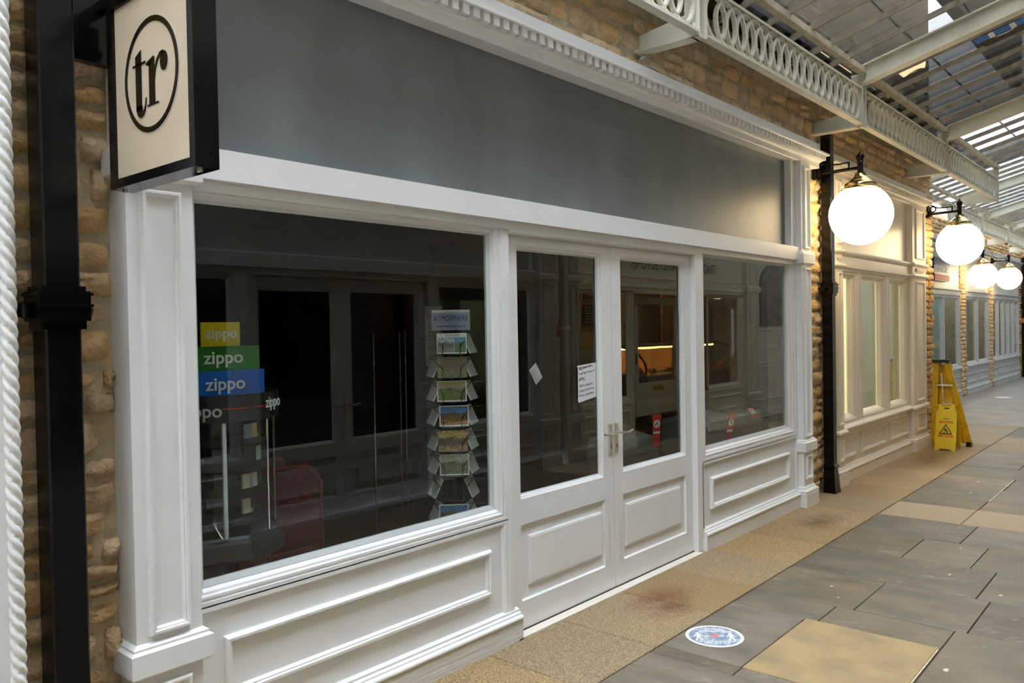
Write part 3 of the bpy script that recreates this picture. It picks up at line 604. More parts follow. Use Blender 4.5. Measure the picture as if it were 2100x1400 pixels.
# ------------------------------------------------------------------ globe lamps
def lamp(x, yw, yg, zg, lab, r=.272, seg=32):
    t = thing('globe_lamp', lab, 'lamp', (x, yw, zg+.4), 'globe wall lamps')
    b = MB(); b.lathe((x, yg, zg), [(r*math.sin(PI*i/20), -r*math.cos(PI*i/20)) for i in range(0, 19)], seg); b.build('globe', GLOBE, t, smooth=True)
    z = zg+.222
    b = MB(); b.lathe((x, yg, z), [(.160, -.006), (.168, .004), (.152, .018), (.136, .026), (.136, .050), (.129, .060), (.118, .064), (.108, .076), (.074, .106), (.054, .120), (.047, .145), (.037, .150), (0, .151)], 28); b.build('brass_cap', BRASS, t, smooth=True)
    b = MB(); b.lathe((x, yg, z+.142), [(.042, 0), (.042, .01), (.026, .016), (.026, .10), (.034, .108), (.03, .116), (.026, .122), (.036, .14), (.038, .155), (.028, .175), (.012, .19), (.008, .205), (0, .21)], 16); b.build('finial', BLACK, t, smooth=True)
    za = z+.20
    b = MB(); b.tube([(x, yg, za), (x, yw, za-.01)], .016, 8); b.build('arm', BLACK, t)
    b = MB(); pts = [(x, yw, za+.16), (x, yw-.06, za+.10), (x, yw-.13, za+.062), (x, yw-.22, za+.055), (x, yw-.30, za+.062)]; b.tube(pts, .008, 6); b.tube([(x, yw-.30, za+.064), (x, yw-.30, za+.01)], .008, 6)
    b.tube([(x, yw-.075+.034*math.cos(q*PI/8), za+.05+.034*math.sin(q*PI/8)) for q in range(16)], .008, 6, closed=True); b.build('scroll', BLACK, t)
    b = MB(); b.box(x-.05, x+.05, yw-.025, yw+.03, za-.06, za+.12); b.box(x-.035, x+.035, yw-.055, yw-.02, za-.045, za+.03); b.build('wall_plate', BLACK, t)
    return t
lamp(7.57, 2.745, 2.345, 2.567, 'nearest lit globe lamp with brass cap beside the white pilaster')
lamp(11.52, 2.745, 2.362, 2.572, 'second lit globe lamp at the end of the cream shop')
lamp(19.2, 3.86, 3.508, 2.523, 'small distant globe lamp, third along, over the far stone pillar')
lamp(22.1, 3.86, 3.503, 2.575, 'small distant globe lamp, farthest of the four')

# ------------------------------------------------------------------ downpipes
def downpipe(x0, x1, y0, y1, z1, lab, collars, shoe=None, rot=0):
    t = thing('downpipe', lab, 'downpipe', ((x0+x1)/2, (y0+y1)/2, 0))
    b = MB(); b.cboxz(x0, x1, y0, y1, 0, z1, .006); b.build('pipe', BLACK, t)
    for zc in collars:
        b = MB(); c = .022
        for a, h0, h1 in ((.010, -.08, .05), (.020, -.055, .035), (.026, -.012, -.004), (.026, .022, .030)): b.box(x0-a, x1+a, y0-a, y1+a*.4, zc+h0, zc+h1)
        b.build('collar', BLACK, t)
        for sx, xx in ((-1, x0), (1, x1)):
            b = MB(); b.lathe((xx+sx*.035, y1-.03, zc-.02), [(0, -.026), (.022, -.02), (.028, 0), (.022, .02), (0, .026)], 10); b.box(min(xx, xx+sx*.05), max(xx, xx+sx*.05), y1-.03, y1+.02, zc-.035, zc+.0)
            b.build('ear', BLACK, t, smooth=True)
    if shoe:
        b = MB(); pts = []
        for z, a in ((shoe, .002), (shoe*.93, .016), (shoe*.88, .016), (shoe*.85, .004), (.06, .018), (0, .026)): pts.append((z, a))
        for (za, aa), (zb, ab) in zip(pts[:-1], pts[1:]):
            b.add([(x0-aa, y0-aa, za), (x1+aa, y0-aa, za), (x1+aa, y1, za), (x0-aa, y1, za), (x0-ab, y0-ab, zb), (x1+ab, y0-ab, zb), (x1+ab, y1, zb), (x0-ab, y1, zb)], [(0, 1, 5, 4), (1, 2, 6, 5), (2, 3, 7, 6), (3, 0, 4, 7)])
        b.build('shoe', BLACK, t)
    return t
def cboxz(s, x0, x1, y0, y1, z0, z1, c):
    poly = [(x0+c, y0), (x1-c, y0), (x1, y0+c), (x1, y1), (x0, y1), (x0, y0+c)]
    return s.prism(poly, lambda p, z: (p[0], p[1], z), z0, z1)
MB.cboxz = cboxz
downpipe(.905, 1.008, 2.60, 2.70, 4.0, 'black square downpipe at the left edge, in front of the stone', [1.70])
downpipe(7.643, 7.735, 2.634, 2.725, 3.36, 'black square downpipe between the white and the cream shop', [1.93], shoe=.27)

# ------------------------------------------------------------------ neighbour's rope moulded column at the left edge
t = thing('trim_rope', 'white column with twisted rope moulding at the left edge', 'column', (.72, 2.6, 0), kind='structure'); t.name = 'trim_%d' % (TRIMN[0]+1); TRIMN[0] += 1
B('board', WHITE, t, (.05, .795, 2.600, 2.76, 0, 3.3))
b = MB(); b.box(.795, .834, 2.612, 2.76, 0, 3.3); b.build('edge_strip', WHITE, t)
cx, cy, R_ = .808, 2.592, .021
b = MB(); nz = 560; ns = 18; zz = [.25+i*(2.65/nz) for i in range(nz+1)]
pts = []; fs = []
for i, z in enumerate(zz):
    ph = z*2*PI/.235
    for k in range(ns):
        a = 2*PI*k/ns; r = R_*(.62+.42*abs(math.cos(1.5*(a+ph*2)))**.7); pts.append((cx+r*math.cos(a), cy+r*math.sin(a), z))
for i in range(nz):
    for k in range(ns): fs.append((i*ns+k, i*ns+(k+1) % ns, (i+1)*ns+(k+1) % ns, (i+1)*ns+k))
b.add(pts, fs); b.build('rope_moulding', WHITE, t, smooth=True)

# ------------------------------------------------------------------ hanging sign "tr"
X0 = 1.10; s = thing('hanging_sign', 'black framed beige hanging sign with tr in a circle', 'sign', (1.13, 2.72, 2.3))
ya, yb, za, zb = 2.085, 2.548, 2.079, 2.60                       # face: outer edge, wall edge, bottom, top
b = MB()
b.box(X0-.004, X0+.066, ya-.030, ya, za-.028, zb+.028); b.box(X0-.004, X0+.066, yb, yb+.034, za-.028, zb+.028)
b.box(X0-.004, X0+.066, ya, yb, za-.028, za); b.box(X0-.004, X0+.066, ya, yb, zb, zb+.028); b.build('frame', BLACK, s)
B('face', PANEL, s, (X0+.006, X0+.056, ya, yb, za, zb))
fn = lambda p, x: (x, (ya+yb)/2-p[0], za+p[1])
def rr_(r0, r1, m, nm, x0, x1, dx=0, dz=0):
    b = MB(); n = 64
    for i in range(n):
        q0, q1 = 2*PI*i/n, 2*PI*(i+1)/n
        b.prism([(dx+r0*math.cos(q0), .276+dz+r0*math.sin(q0)), (dx+r1*math.cos(q0), .276+dz+r1*math.sin(q0)), (dx+r1*math.cos(q1), .276+dz+r1*math.sin(q1)), (dx+r0*math.cos(q1), .276+dz+r0*math.sin(q1))], fn, x0, x1)
    return b.build(nm, m, s)
rr_(.152, .167, BEVEL, 'circle_edge', X0+.0050, X0+.006, .004, -.003)
rr_(.150, .166, CUT, 'circle', X0+.0035, X0+.0048)
def letters(m, nm, x0, x1, dx=0, dz=0):
    b = MB(); f2 = lambda p, x: fn((p[0]+dx, p[1]+dz), x)
    b.prism([(-.094, .185), (-.094, .345), (-.057, .360), (-.057, .185)][::-1], f2, x0, x1)                       # t stem
    b.prism([(-.112, .3155), (-.112, .3225), (-.030, .3225), (-.030, .3155)], f2, x0, x1)                          # bar
    stroke(b, [(-.076, .195), (-.072, .180), (-.062, .172), (-.050, .172), (-.040, .180), (-.033, .196), (-.030, .215)], [.036, .034, .026, .016, .011, .008, .006], f2, x0, x1)
    b.prism([(-.022, .185), (.046, .185), (.046, .191), (-.022, .191)], f2, x0, x1)                                  # r foot
    b.prism([(-.010, .188), (.026, .188), (.026, .318), (-.010, .312)], f2, x0, x1)
    b.prism([(-.026, .306), (.0, .300), (.026, .322), (.020, .326), (-.026, .314)], f2, x0, x1)
    stroke(b, [(.024, .26), (.030, .287), (.043, .309), (.060, .321), (.078, .322)], [.005, .009, .012, .014, .016], f2, x0, x1)
    n = 20; b.prism([(.082+.0225*math.cos(2*PI*i/n), .298+.028*math.sin(2*PI*i/n)) for i in range(n)], f2, x0, x1)
    return b.build(nm, m, s)
letters(BEVEL, 'lettering_edge', X0+.0050, X0+.006, .005, -.003); letters(CUT, 'lettering', X0+.0035, X0+.0048)
B('bracket_arm', BLACK, s, (1.115, 1.145, 2.2, 2.70, 2.64, 2.67))
B('wall_plate', BLACK, s, (1.03, 1.16, 2.695, 2.735, 2.475, 2.85))
for (bx, bz) in ((1.055, 2.50), (1.12, 2.50)):
    b = MB(); b.tube([(bx, 2.70, bz), (bx, 2.683, bz)], .010, 6); b.build('bolt', BLACK, s)
for yy in (ya+.01, yb+.01):
    b = MB(); b.lathe((X0+.03, yy, za-.036), [(0, 0), (.008, .002), (.008, .01)], 8); b.build('screw', CHROME, s)

# made-up sheet under the glazing, standing in for a blue and white reflection
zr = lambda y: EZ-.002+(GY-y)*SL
rs = thing('reflection_stand_in', 'made-up blue and white sheet standing in for a reflection in the roof glazing', 'sheet', (8.2, 1.25, zr(1.25)))
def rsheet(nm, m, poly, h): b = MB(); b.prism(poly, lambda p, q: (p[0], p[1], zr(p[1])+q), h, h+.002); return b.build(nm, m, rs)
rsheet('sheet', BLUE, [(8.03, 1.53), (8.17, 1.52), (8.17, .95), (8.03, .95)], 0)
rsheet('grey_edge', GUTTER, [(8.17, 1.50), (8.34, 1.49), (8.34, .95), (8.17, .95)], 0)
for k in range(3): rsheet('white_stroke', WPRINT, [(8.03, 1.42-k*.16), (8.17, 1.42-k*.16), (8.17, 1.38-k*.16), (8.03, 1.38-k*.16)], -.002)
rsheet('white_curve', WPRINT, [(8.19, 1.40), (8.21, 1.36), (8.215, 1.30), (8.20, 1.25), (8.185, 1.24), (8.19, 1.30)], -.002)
# loose cable on top of the cornice
cb = thing('loose_cable', 'loose grey cable curled on top of the white cornice', 'cable', (4.6, 2.66, 3.222))
b = MB(); b.tube([(4.36+.02*math.cos(q*.9), 2.665-.02*math.sin(q*.7), 3.226+.036*abs(math.sin(q*.8))) for q in range(5)]+[(4.44+.05*math.sin(q*.75), 2.665, 3.232+.030+.030*math.cos(q*.75+PI)) for q in range(9)]+[(4.55, 2.66, 3.236), (4.66, 2.665, 3.228), (4.78, 2.66, 3.234), (4.92, 2.668, 3.227)], .005, 6); b.build('cable', mat('grey_cable', (.42, .38, .32), .6), cb, smooth=True)
# ------------------------------------------------------------------ things behind the large window
FX = (1, 0, 0); UZ = (0, 0, 1); NY = (0, -1, 0)
# lighter display stand
cx, cy = 1.715, 3.10; RB = .25
d = thing('lighter_display', 'tall lighter display stand with coloured zippo header boards', 'display stand', (cx, cy, .0))
def zlogo(sz, m, par, loc, xdir=FX, n=NY, **k): return text('zippo', sz, m, par, axes(loc, xdir, UZ, n), off=.0012, **k)
yb_ = cy-.10
for nm, m, (a, c, z0, z1), dy, wm in (('yellow_board', YPRINT, (1.605, 1.775, 1.545, 1.645), 0, WPRINT), ('green_board', GREEN, (1.52, 1.855, 1.447, 1.548), -.012, WPRINT), ('blue_board', BLUE, (1.51, 1.868, 1.335, 1.45), -.024, WPRINT)):
    o = B(nm, m, d, (a, c, yb_+dy, yb_+dy+.006, z0, z1)); zlogo(.072 if nm != 'yellow_board' else .058, wm, o, (1.693, yb_+dy-.002, (z0+z1)/2+.004), xs=1.1)
b = MB(); b.lathe((cx, cy, 0), [(RB, 1.255), (RB, 1.36), (RB-.006, 1.36), (RB-.006, 1.255)], 40); o = b.build('header_band', BLACKP, d)
def onband(aq, z, m, s_, sz):
    q = math.radians(aq); n = (math.cos(q), math.sin(q), 0); x = (-math.sin(q), math.cos(q), 0)
    return text(s_, sz, m, o, axes((cx+(RB+.001)*n[0], cy+(RB+.001)*n[1], z), x, UZ, n), off=.001)
onband(-131, 1.30, GPRINT, 'zippo', .072); onband(-57, 1.318, WPRINT, 'zippo', .062)
for q0, q1 in ((-113, -89), (-84, -69)):
    b = MB(); b.lathe((cx, cy, 0), [(RB+.0012, 1.305), (RB+.0012, 1.309)], 12, math.radians(q0), math.radians(q1)); b.build('red_line', RED, o)
b = MB(); b.lathe((cx, cy, 0), [(RB-.02, .80), (RB-.02, 1.255)], 48); b.build('acrylic_case', CASEG, d, smooth=True)
b = MB(); b.lathe((cx, cy, 0), [(.05, .80), (.05, 1.26)], 8); b.build('core', BLACKP, d)
for zz in (.86, .96, 1.06, 1.16):
    b = MB(); b.lathe((cx, cy, zz), [(.05, 0), (RB-.05, -.012), (RB-.045, -.006), (.05, .006)], 32); b.build('shelf', BLACKP, d)
b = MB(); b.lathe((cx, cy, 0), [(0, .70), (.25, .70), (.275, .715), (.27, .75), (.262, .775), (.24, .79), (.23, .80), (0, .80)], 8); b.build('base', BLACKP, d)
b = MB(); b.lathe((cx, cy, 0), [(.0, 0), (.16, 0), (.16, .02), (.04, .04), (.04, .70)], 16); b.build('pedestal', BLACKP, d)
for aq in (-112, -62, -20):
    q = math.radians(aq); r = RB-.017; b = MB(); b.tube([(cx+r*math.cos(q), cy+r*math.sin(q), .80), (cx+r*math.cos(q), cy+r*math.sin(q), 1.25)], .009 if aq < -100 else .004, 6); b.build('corner_strip', WPRINT if aq < -100 else CHROME, d)
litc = [('gold', (.70, .50, .20)), ('brushed steel', (.62, .62, .60)), ('navy blue', (.05, .07, .14)), ('champagne', (.66, .60, .45)), ('grey', (.3, .33, .36))]
LM = [mat('lighter_'+n.replace(' ', '_'), tuple(min(1, x*1.25) for x in c), .35, .15, sc=20) for n, c in litc]
spots = [(-62, 1.175, 0, 'top tier'), (-74, 1.175, 4, 'top tier'), (-45, 1.075, 1, 'second tier'), (-80, .975, 3, 'third tier, leftmost'), (-64, .975, 1, 'third tier, middle'), (-46, .975, 2, 'third tier, right'), (-80, .875, 3, 'lowest filled tier')]
for aq, z, mi, w in spots:
    q = math.radians(aq); n = Vector((math.cos(q), math.sin(q), 0)); x = Vector((-n.y, n.x, 0)); p = Vector((cx, cy, z))+n*.17
    t = thing('lighter', '%s open lighter in the display case, %s' % (litc[mi][0], w), 'lighter', p, 'lighters in the display case')
    def obx(a, c, e, f_, g_, h, nm, m):
        pts = [p+x*i+n*j+Vector((0, 0, k)) for k in (g_, h) for (i, j) in ((a, e), (c, e), (c, f_), (a, f_))]
        b = MB(); b.add(pts, [(0, 1, 2, 3), (4, 5, 6, 7), (0, 1, 5, 4), (1, 2, 6, 5), (2, 3, 7, 6), (3, 0, 4, 7)]); b.build(nm, m, t)
    obx(-.018, .018, -.006, .006, 0, .056, 'body', LM[mi]); obx(.018, .032, -.006, .006, .0, .016, 'lid', CHROME)
# red suitcase
sx, sy = 2.22, 3.5
t = thing('suitcase', 'dark red upright suitcase standing behind the lighter display', 'suitcase', (sx, sy, .01))
def rbox(b, x0, x1, y0, y1, z0, z1, r, n=4):
    poly = []
    for (px, pz, a0) in ((x1-r, z1-r, 0), (x0+r, z1-r, 90), (x0+r, z0+r, 180), (x1-r, z0+r, 270)):
        for i in range(n+1): q = math.radians(a0+90*i/n); poly.append((px+r*math.cos(q), pz+r*math.sin(q)))
    return b.prism(poly, lambda p, y: (p[0], y, p[1]), y0, y1)
b = MB(); rbox(b, 1.86, 2.34, 3.22, 3.46, .07, .93, .09); b.build('shell', MAROON, t)
b = MB(); rbox(b, 1.90, 2.30, 3.19, 3.22, .12, .52, .05); b.build('front_pocket', MAROON, t)
b = MB(); rbox(b, 1.90, 2.30, 3.195, 3.22, .56, .88, .05); b.build('upper_pocket', MAROON, t)
b = MB(); rr = .09; b.tube([(1.86+.02, 3.22, .16), (1.88, 3.22, .84), (1.95, 3.22, .93), (2.25, 3.22, .93), (2.34, 3.22, .84), (2.34, 3.22, .16)], .012, 6); b.build('piping', MAROOND, t)
b = MB(); b.tube([(2.03, 3.3, .925), (2.04, 3.3, .965), (2.16, 3.3, .965), (2.17, 3.3, .925)], .013, 6); b.build('handle', MAROOND, t)
for wx in (1.92, 2.28):
    b = MB(); b.tube([(wx-.02, 3.26, .045), (wx+.02, 3.26, .045)], .035, 12); b.tube([(wx-.02, 3.42, .045), (wx+.02, 3.42, .045)], .035, 12); b.build('wheel', BLACKP, t)
B('label_patch', mat('printed_patch', (.16, .06, .04), .6, sc=40, amt=.6), t, (1.93, 2.02, 3.183, 3.19, .50, .66))
for ch in t.children: ch.data.transform(Matrix.Translation((.125, .21, 0)))
# carousel postcard rack: local frame turned to face the camera
rx, ry = 2.955, 2.96
rk = thing('postcard_rack', 'black wire carousel rack of postcards headed ATMOSPHERE', 'postcard rack', (rx, ry, .0))
nrm = Vector((-rx, -ry, 0)).normalized(); n0 = nrm; x0 = Vector((-n0.y, n0.x, 0))    # n0 faces the camera, x0 = viewer's right
def LP(a, c, z): return Vector((rx, ry, 0))+x0*a+n0*c+Vector((0, 0, z))
b = MB(); b.tube([LP(0, 0, 0), LP(0, 0, 1.66)], .012, 8); b.lathe((rx, ry, 0), [(0, 0), (.2, 0), (.19, .02), (.02, .03)], 24); b.build('post', WIRE, rk)
o = MB(); pts = [LP(a, c, z) for c in (.060, .063) for (a, z) in ((-.098, 1.595), (.098, 1.595), (.098, 1.70), (-.098, 1.70))]
o.add(pts, [(0, 1, 2, 3), (4, 5, 6, 7), (0, 1, 5, 4), (1, 2, 6, 5), (2, 3, 7, 6), (3, 0, 4, 7)]); o = o.build('header_card', LILAC, rk)
text('ATMOSPHERE', .040, NAVY, o, axes(LP(0, .0645, 1.655), x0, UZ, n0), xs=.70)
b = MB()
for k in range(9): b.add([LP(-.07+k*.0165+e, .0642, 1.612+f_) for (e, f_) in ((0, 0), (.011, 0), (.011, .006), (0, .006))], [(0, 1, 2, 3)])
b.build('small_print', NAVY, o)
b = MB(); pts = [LP(a, c, z) for c in (.0638, .0642) for (a, z) in ((-.096, 1.685), (.096, 1.685), (.096, 1.698), (-.096, 1.698))]; b.add(pts, [(0, 1, 2, 3), (4, 5, 6, 7)]); b.build('header_edge', PAPER, o)
def photo(name, sky, mid, low, blot, h1=.62, h2=.35, sc=7.):
    m, nt, o_ = newmat(name); N = nt.nodes; L = nt.links; p = N.new('ShaderNodeBsdfPrincipled'); p.inputs['Roughness'].default_value = .35; L.new(p.outputs[0], o_.inputs[0])
    tc = N.new('ShaderNodeTexCoord'); se = N.new('ShaderNodeSeparateXYZ'); L.new(tc.outputs['Generated'], se.inputs[0]); nz = N.new('ShaderNodeTexNoise'); nz.inputs['Scale'].default_value = sc; nz.inputs['Detail'].default_value = 6; L.new(tc.outputs['Generated'], nz.inputs[0])
    ad = N.new('ShaderNodeMath'); ad.operation = 'MULTIPLY_ADD'; ad.inputs[1].default_value = .55; L.new(nz.outputs[0], ad.inputs[0]); L.new(se.outputs['Z'], ad.inputs[2])
    rp = N.new('ShaderNodeValToRGB'); L.new(ad.outputs[0], rp.inputs[0]); e = rp.color_ramp.elements; e[0].position = h2+.1; e[0].color = lin(low); e[1].position = h1+.36; e[1].color = lin(sky)
    q = e.new(h2+.24); q.color = lin(mid); q = e.new(h1+.26); q.color = lin(mul(lin(mid), .6)[:3])
    n2 = N.new('ShaderNodeTexNoise'); n2.inputs['Scale'].default_value = sc*1.6; L.new(tc.outputs['Generated'], n2.inputs[0]); r2 = N.new('ShaderNodeMapRange'); r2.inputs[1].default_value = .52; r2.inputs[2].default_value = .62; L.new(n2.outputs[0], r2.inputs[0])
    mx = N.new('ShaderNodeMix'); mx.data_type = 'RGBA'; L.new(r2.outputs[0], mx.inputs[0]); L.new(rp.outputs[0], mx.inputs[6]); mx.inputs[7].default_value = lin(blot); L.new(mx.outputs[2], p.inputs['Base Color'])
    return m
PH = [photo('stone_bridge_print', (.55, .62, .68), (.22, .2, .17), (.3, .28, .24), (.12, .11, .1)),
      photo('cottage_rows_print', (.20, .17, .10), (.26, .21, .12), (.22, .2, .1), (.10, .10, .05)),
      photo('village_green_print', (.42, .34, .22), (.10, .14, .04), (.09, .16, .04), (.26, .22, .12)),
      photo('thatched_cottage_print', (.10, .24, .55), (.20, .13, .05), (.42, .18, .05), (.10, .06, .03)),
      photo('evening_river_print', (.55, .42, .14), (.12, .08, .05), (.46, .26, .16), (.16, .09, .05)),
      photo('riverside_village_print', (.50, .48, .40), (.14, .18, .09), (.12, .15, .08), (.26, .24, .18)), photo('lake_print', (.14, .34, .62), (.06, .14, .05), (.10, .16, .06), (.12, .2, .16))]
def card(P, xd, nd, tilt, w, h, nm, lab, pic, border=.005, grp='postcards in the wire rack'):
    # P bottom centre; leans back by tilt
    up = (Vector((0, 0, 1))*math.cos(tilt)-nd*math.sin(tilt)); nn = xd.cross(up); nn = nn if nn.dot(nd) > 0 else -nn
    t = thing(nm, lab, 'postcard', P, grp)
    def pl(a0, a1, z0, z1, d0, d1, n_, m, par):
        b = MB(); pts = [P+xd*a+up*z+nn*c for c in (d0, d1) for (a, z) in ((a0, z0), (a1, z0), (a1, z1), (a0, z1))]; b.add(pts, [(0, 1, 2, 3), (4, 5, 6, 7), (0, 1, 5, 4), (1, 2, 6, 5), (2, 3, 7, 6), (3, 0, 4, 7)]); return b.build(n_, m, par)
    pl(-w/2, w/2, 0, h, -.006, 0, 'card', PAPER, t)
    if pic is not None:
        if nm == 'lechlade_postcard':
            pl(-w/2+.005, .012, .006, h-.022, 0, .0008, 'picture', PH[0], t); pl(.014, w/2-.005, .006, h-.022, 0, .0008, 'picture', PH[6], t)
            text('LECHLADE', .016, INK, t, axes(P+up*(h-.012)+nn*.001+xd*.004, xd, up, nn), xs=.95)
        else: pl(-w/2+border, w/2-border, border, h-border, 0, .0008, 'picture', pic, t)
    return t
tiers = [1.485, 1.365, 1.243, 1.117, .990, .868, .742, .612]
fl = [('lechlade_postcard', 'LECHLADE postcard with two views, topmost in the rack', 0), ('postcard', 'brown stone cottages postcard, second from the top of the rack', 1), ('postcard', 'green village postcard with white border, third from the top', 2), ('postcard', 'thatched cottage postcard under blue sky, fourth from the top', 3),
      ('postcard', 'borderless evening river postcard, fifth from the top', 4), ('postcard', 'pale riverside village postcard, sixth from the top', 5), None, ('postcard', 'blue sky postcard lowest in the rack, cut by the window sill', 3)]
for k, z in enumerate(tiers):
    q = fl[k]
    b = MB()
    for sgn in (-1, 1):
        b.tube([LP(sgn*.10, .02, z+.085), LP(sgn*.062, .095, z+.05), LP(sgn*.045, .108, z+.035), LP(sgn*.045, .108, z-.012), LP(sgn*.045, .01, z-.02)], .0022, 5)
        b.tube([LP(0, 0, z+.08), LP(sgn*.16, .0, z+.082)], .0022, 5)
    b.tube([LP(-.06, .10, z-.012), LP(.06, .10, z-.012)], .0022, 5); b.build('wire_pocket', WIRE, rk)
    if q: card(LP(random.uniform(-.006, .006)+.002, .098, z-.008), x0, n0, .24, .150 if k else .152, .106, q[0], q[1], PH[q[2]], border=.0001 if k in (1, 4) else .006)
    for sgn, wd in ((-1, 'left'), (1, 'right')):
        if k == 0 and sgn < 0: continue
        nd = (x0*sgn+n0*.28).normalized(); xd = Vector((-nd.y, nd.x, 0))
        P = LP(sgn*.118, -.01, z-.008); card(P, xd, nd, .42, .148, .106, 'postcard', 'postcard in the %s side pocket of the rack, tier %s from the top' % (wd, ['one', 'two', 'three', 'four', 'five', 'six', 'seven', 'eight'][k]), None)
for sgn in (-1, 1):
    b = MB(); b.tube([LP(sgn*.05, .02, .5), LP(sgn*.05, .02, 1.6)], .0025, 5); b.build('upright', WIRE, rk)
# spectacles display
t = thing('spectacles_display', 'grey reading glasses display panel behind the postcard rack', 'display stand', (3.10, 3.28, 0))
m_ = mat('frosted_grey_panel', (.16, .16, .15), .5, sc=5, amt=.1)
B('panel', m_, t, (3.065, 3.195, 3.27, 3.275, 1.40, 1.73)); b = MB(); b.tube([(3.13, 3.28, 0), (3.13, 3.28, 1.42)], .012, 8); b.lathe((3.13, 3.28, 0), [(0, 0), (.15, 0), (.14, .02), (0, .03)], 16); b.build('pole', WIRE, t)
for k, nm in enumerate(('top', 'second', 'third', 'fourth', 'fifth', 'lowest')):
    z = 1.665-.042*k; g_ = thing('spectacles', 'pair of reading glasses, %s on the grey display panel' % nm, 'glasses', (3.13, 3.255, z), 'reading glasses on the panel')
    b = MB()
    for sgn in (-1, 1):
        b.tube([(3.13+sgn*.03+.024*math.cos(q*PI/8), 3.255, z+.014*math.sin(q*PI/8)) for q in range(16)], .0022, 5, closed=True)
    b.tube([(3.124, 3.255, z+.003), (3.136, 3.255, z+.003)], .002, 5); b.build('rim', CHROME, g_)
    b = MB()
    for sgn in (-1, 1): b.tube([(3.13+sgn*.055, 3.255, z+.004), (3.13+sgn*.06, 3.20, z+.006)], .002, 5)
    b.build('temple', WIRE, g_)
# chrome poles deeper in the shop
for (px, Y, z0, z1, w) in ((765, 3.5, 0, 1.58, 'leftmost of three'), (819, 3.5, 0, 1.59, 'middle of three'), (830, 3.62, 0, 1.6, 'rightmost of three')):
    dr = CF+CR*((px-1050)/1650.556); X = dr.x/dr.y*Y
    t = thing('display_pole', 'thin chrome display pole inside the shop, %s' % w, 'pole', (X, Y, .01), 'chrome poles inside the shop')
    b = MB(); b.tube([(X, Y, .01), (X, Y, z1)], .0055, 8); b.build('rod', CHROME, t); b = MB(); b.lathe((X, Y, .01), [(0, 0), (.08, 0), (.07, .012), (.01, .02)], 14); b.build('foot', CHROME, t)
    b = MB(); b.lathe((X, Y, 1.42), [(.006, -.012), (.009, 0), (.006, .012)], 8); b.build('collar', CHROME, t)
o = B('display_platform', DARKFLOOR, None, (1.45, 3.0, 3.6, 4.4, .01, .4)); tag(o, 'dark low display platform deep inside the shop', 'platform')
# grey bags with red swing tags in the square window
pf = B('window_platform', DARKFLOOR, None, (5.3, 6.9, 2.84, 3.5, .01, .56)); tag(pf, 'dark display platform behind the square window', 'platform')
def bag(x0_, x1_, y0_, y1_, z0_, z1_, lab):
    t = thing('travel_bag', lab, 'bag', ((x0_+x1_)/2, (y0_+y1_)/2, z0_))
    me = bpy.data.meshes.new('body'); bm = bmesh.new(); bmesh.ops.create_cube(bm, size=1); bmesh.ops.subdivide_edges(bm, edges=bm.edges, cuts=5, use_grid_fill=True)
    for v in bm.verts:
        c = v.co; l = max(abs(c.x)**4+abs(c.y)**4+abs(c.z)**4, 1e-6)**.25; k = .5/l if l > .5 else 1
        k = 1-(1-k)*.75; c *= k; sag = .06*math.sin(c.x*9)+.04*math.cos(c.y*11)
        v.co = Vector(((x0_+x1_)/2+c.x*(x1_-x0_), (y0_+y1_)/2+c.y*(y1_-y0_), z0_+(c.z+.5+(sag*.6 if c.z > .2 else 0))*(z1_-z0_)))
    bm.to_mesh(me); bm.free(); me.materials.append(GREYBAG)
    for p in me.polygons: p.use_smooth = True
    link('body', me, t)
    b = MB(); zc = z0_+(z1_-z0_)*.62
    b.tube([(x0_+.03, y0_+.005, zc), ((x0_+x1_)/2, y0_-.008, zc), (x1_-.03, y0_+.005, zc)], .005, 6); b.build('zip', BLACKP, t)
    b = MB(); xm = (x0_+x1_)/2; b.tube([(xm-.1, (y0_+y1_)/2, z1_-.02), (xm-.07, (y0_+y1_)/2, z1_+.03), (xm+.07, (y0_+y1_)/2, z1_+.03), (xm+.1, (y0_+y1_)/2, z1_-.02)], .011, 6); b.build('carry_handle', BLACKP, t)
    return t
bag(5.48, 6.10, 2.88, 3.25, .56, .90, 'large grey soft bag in the square window, with red tag'); bag(6.16, 6.78, 2.92, 3.3, .56, .86, 'smaller grey soft bag at the right of the square window')
bs = B('door_platform', DARKFLOOR, None, (4.55, 5.2, 2.95, 3.4, .01, .5)); tag(bs, 'dark low platform inside the right door leaf', 'platform')
bag(4.62, 5.14, 3.0, 3.34, .5, .83, 'grey soft bag behind the right door leaf, with red tag')
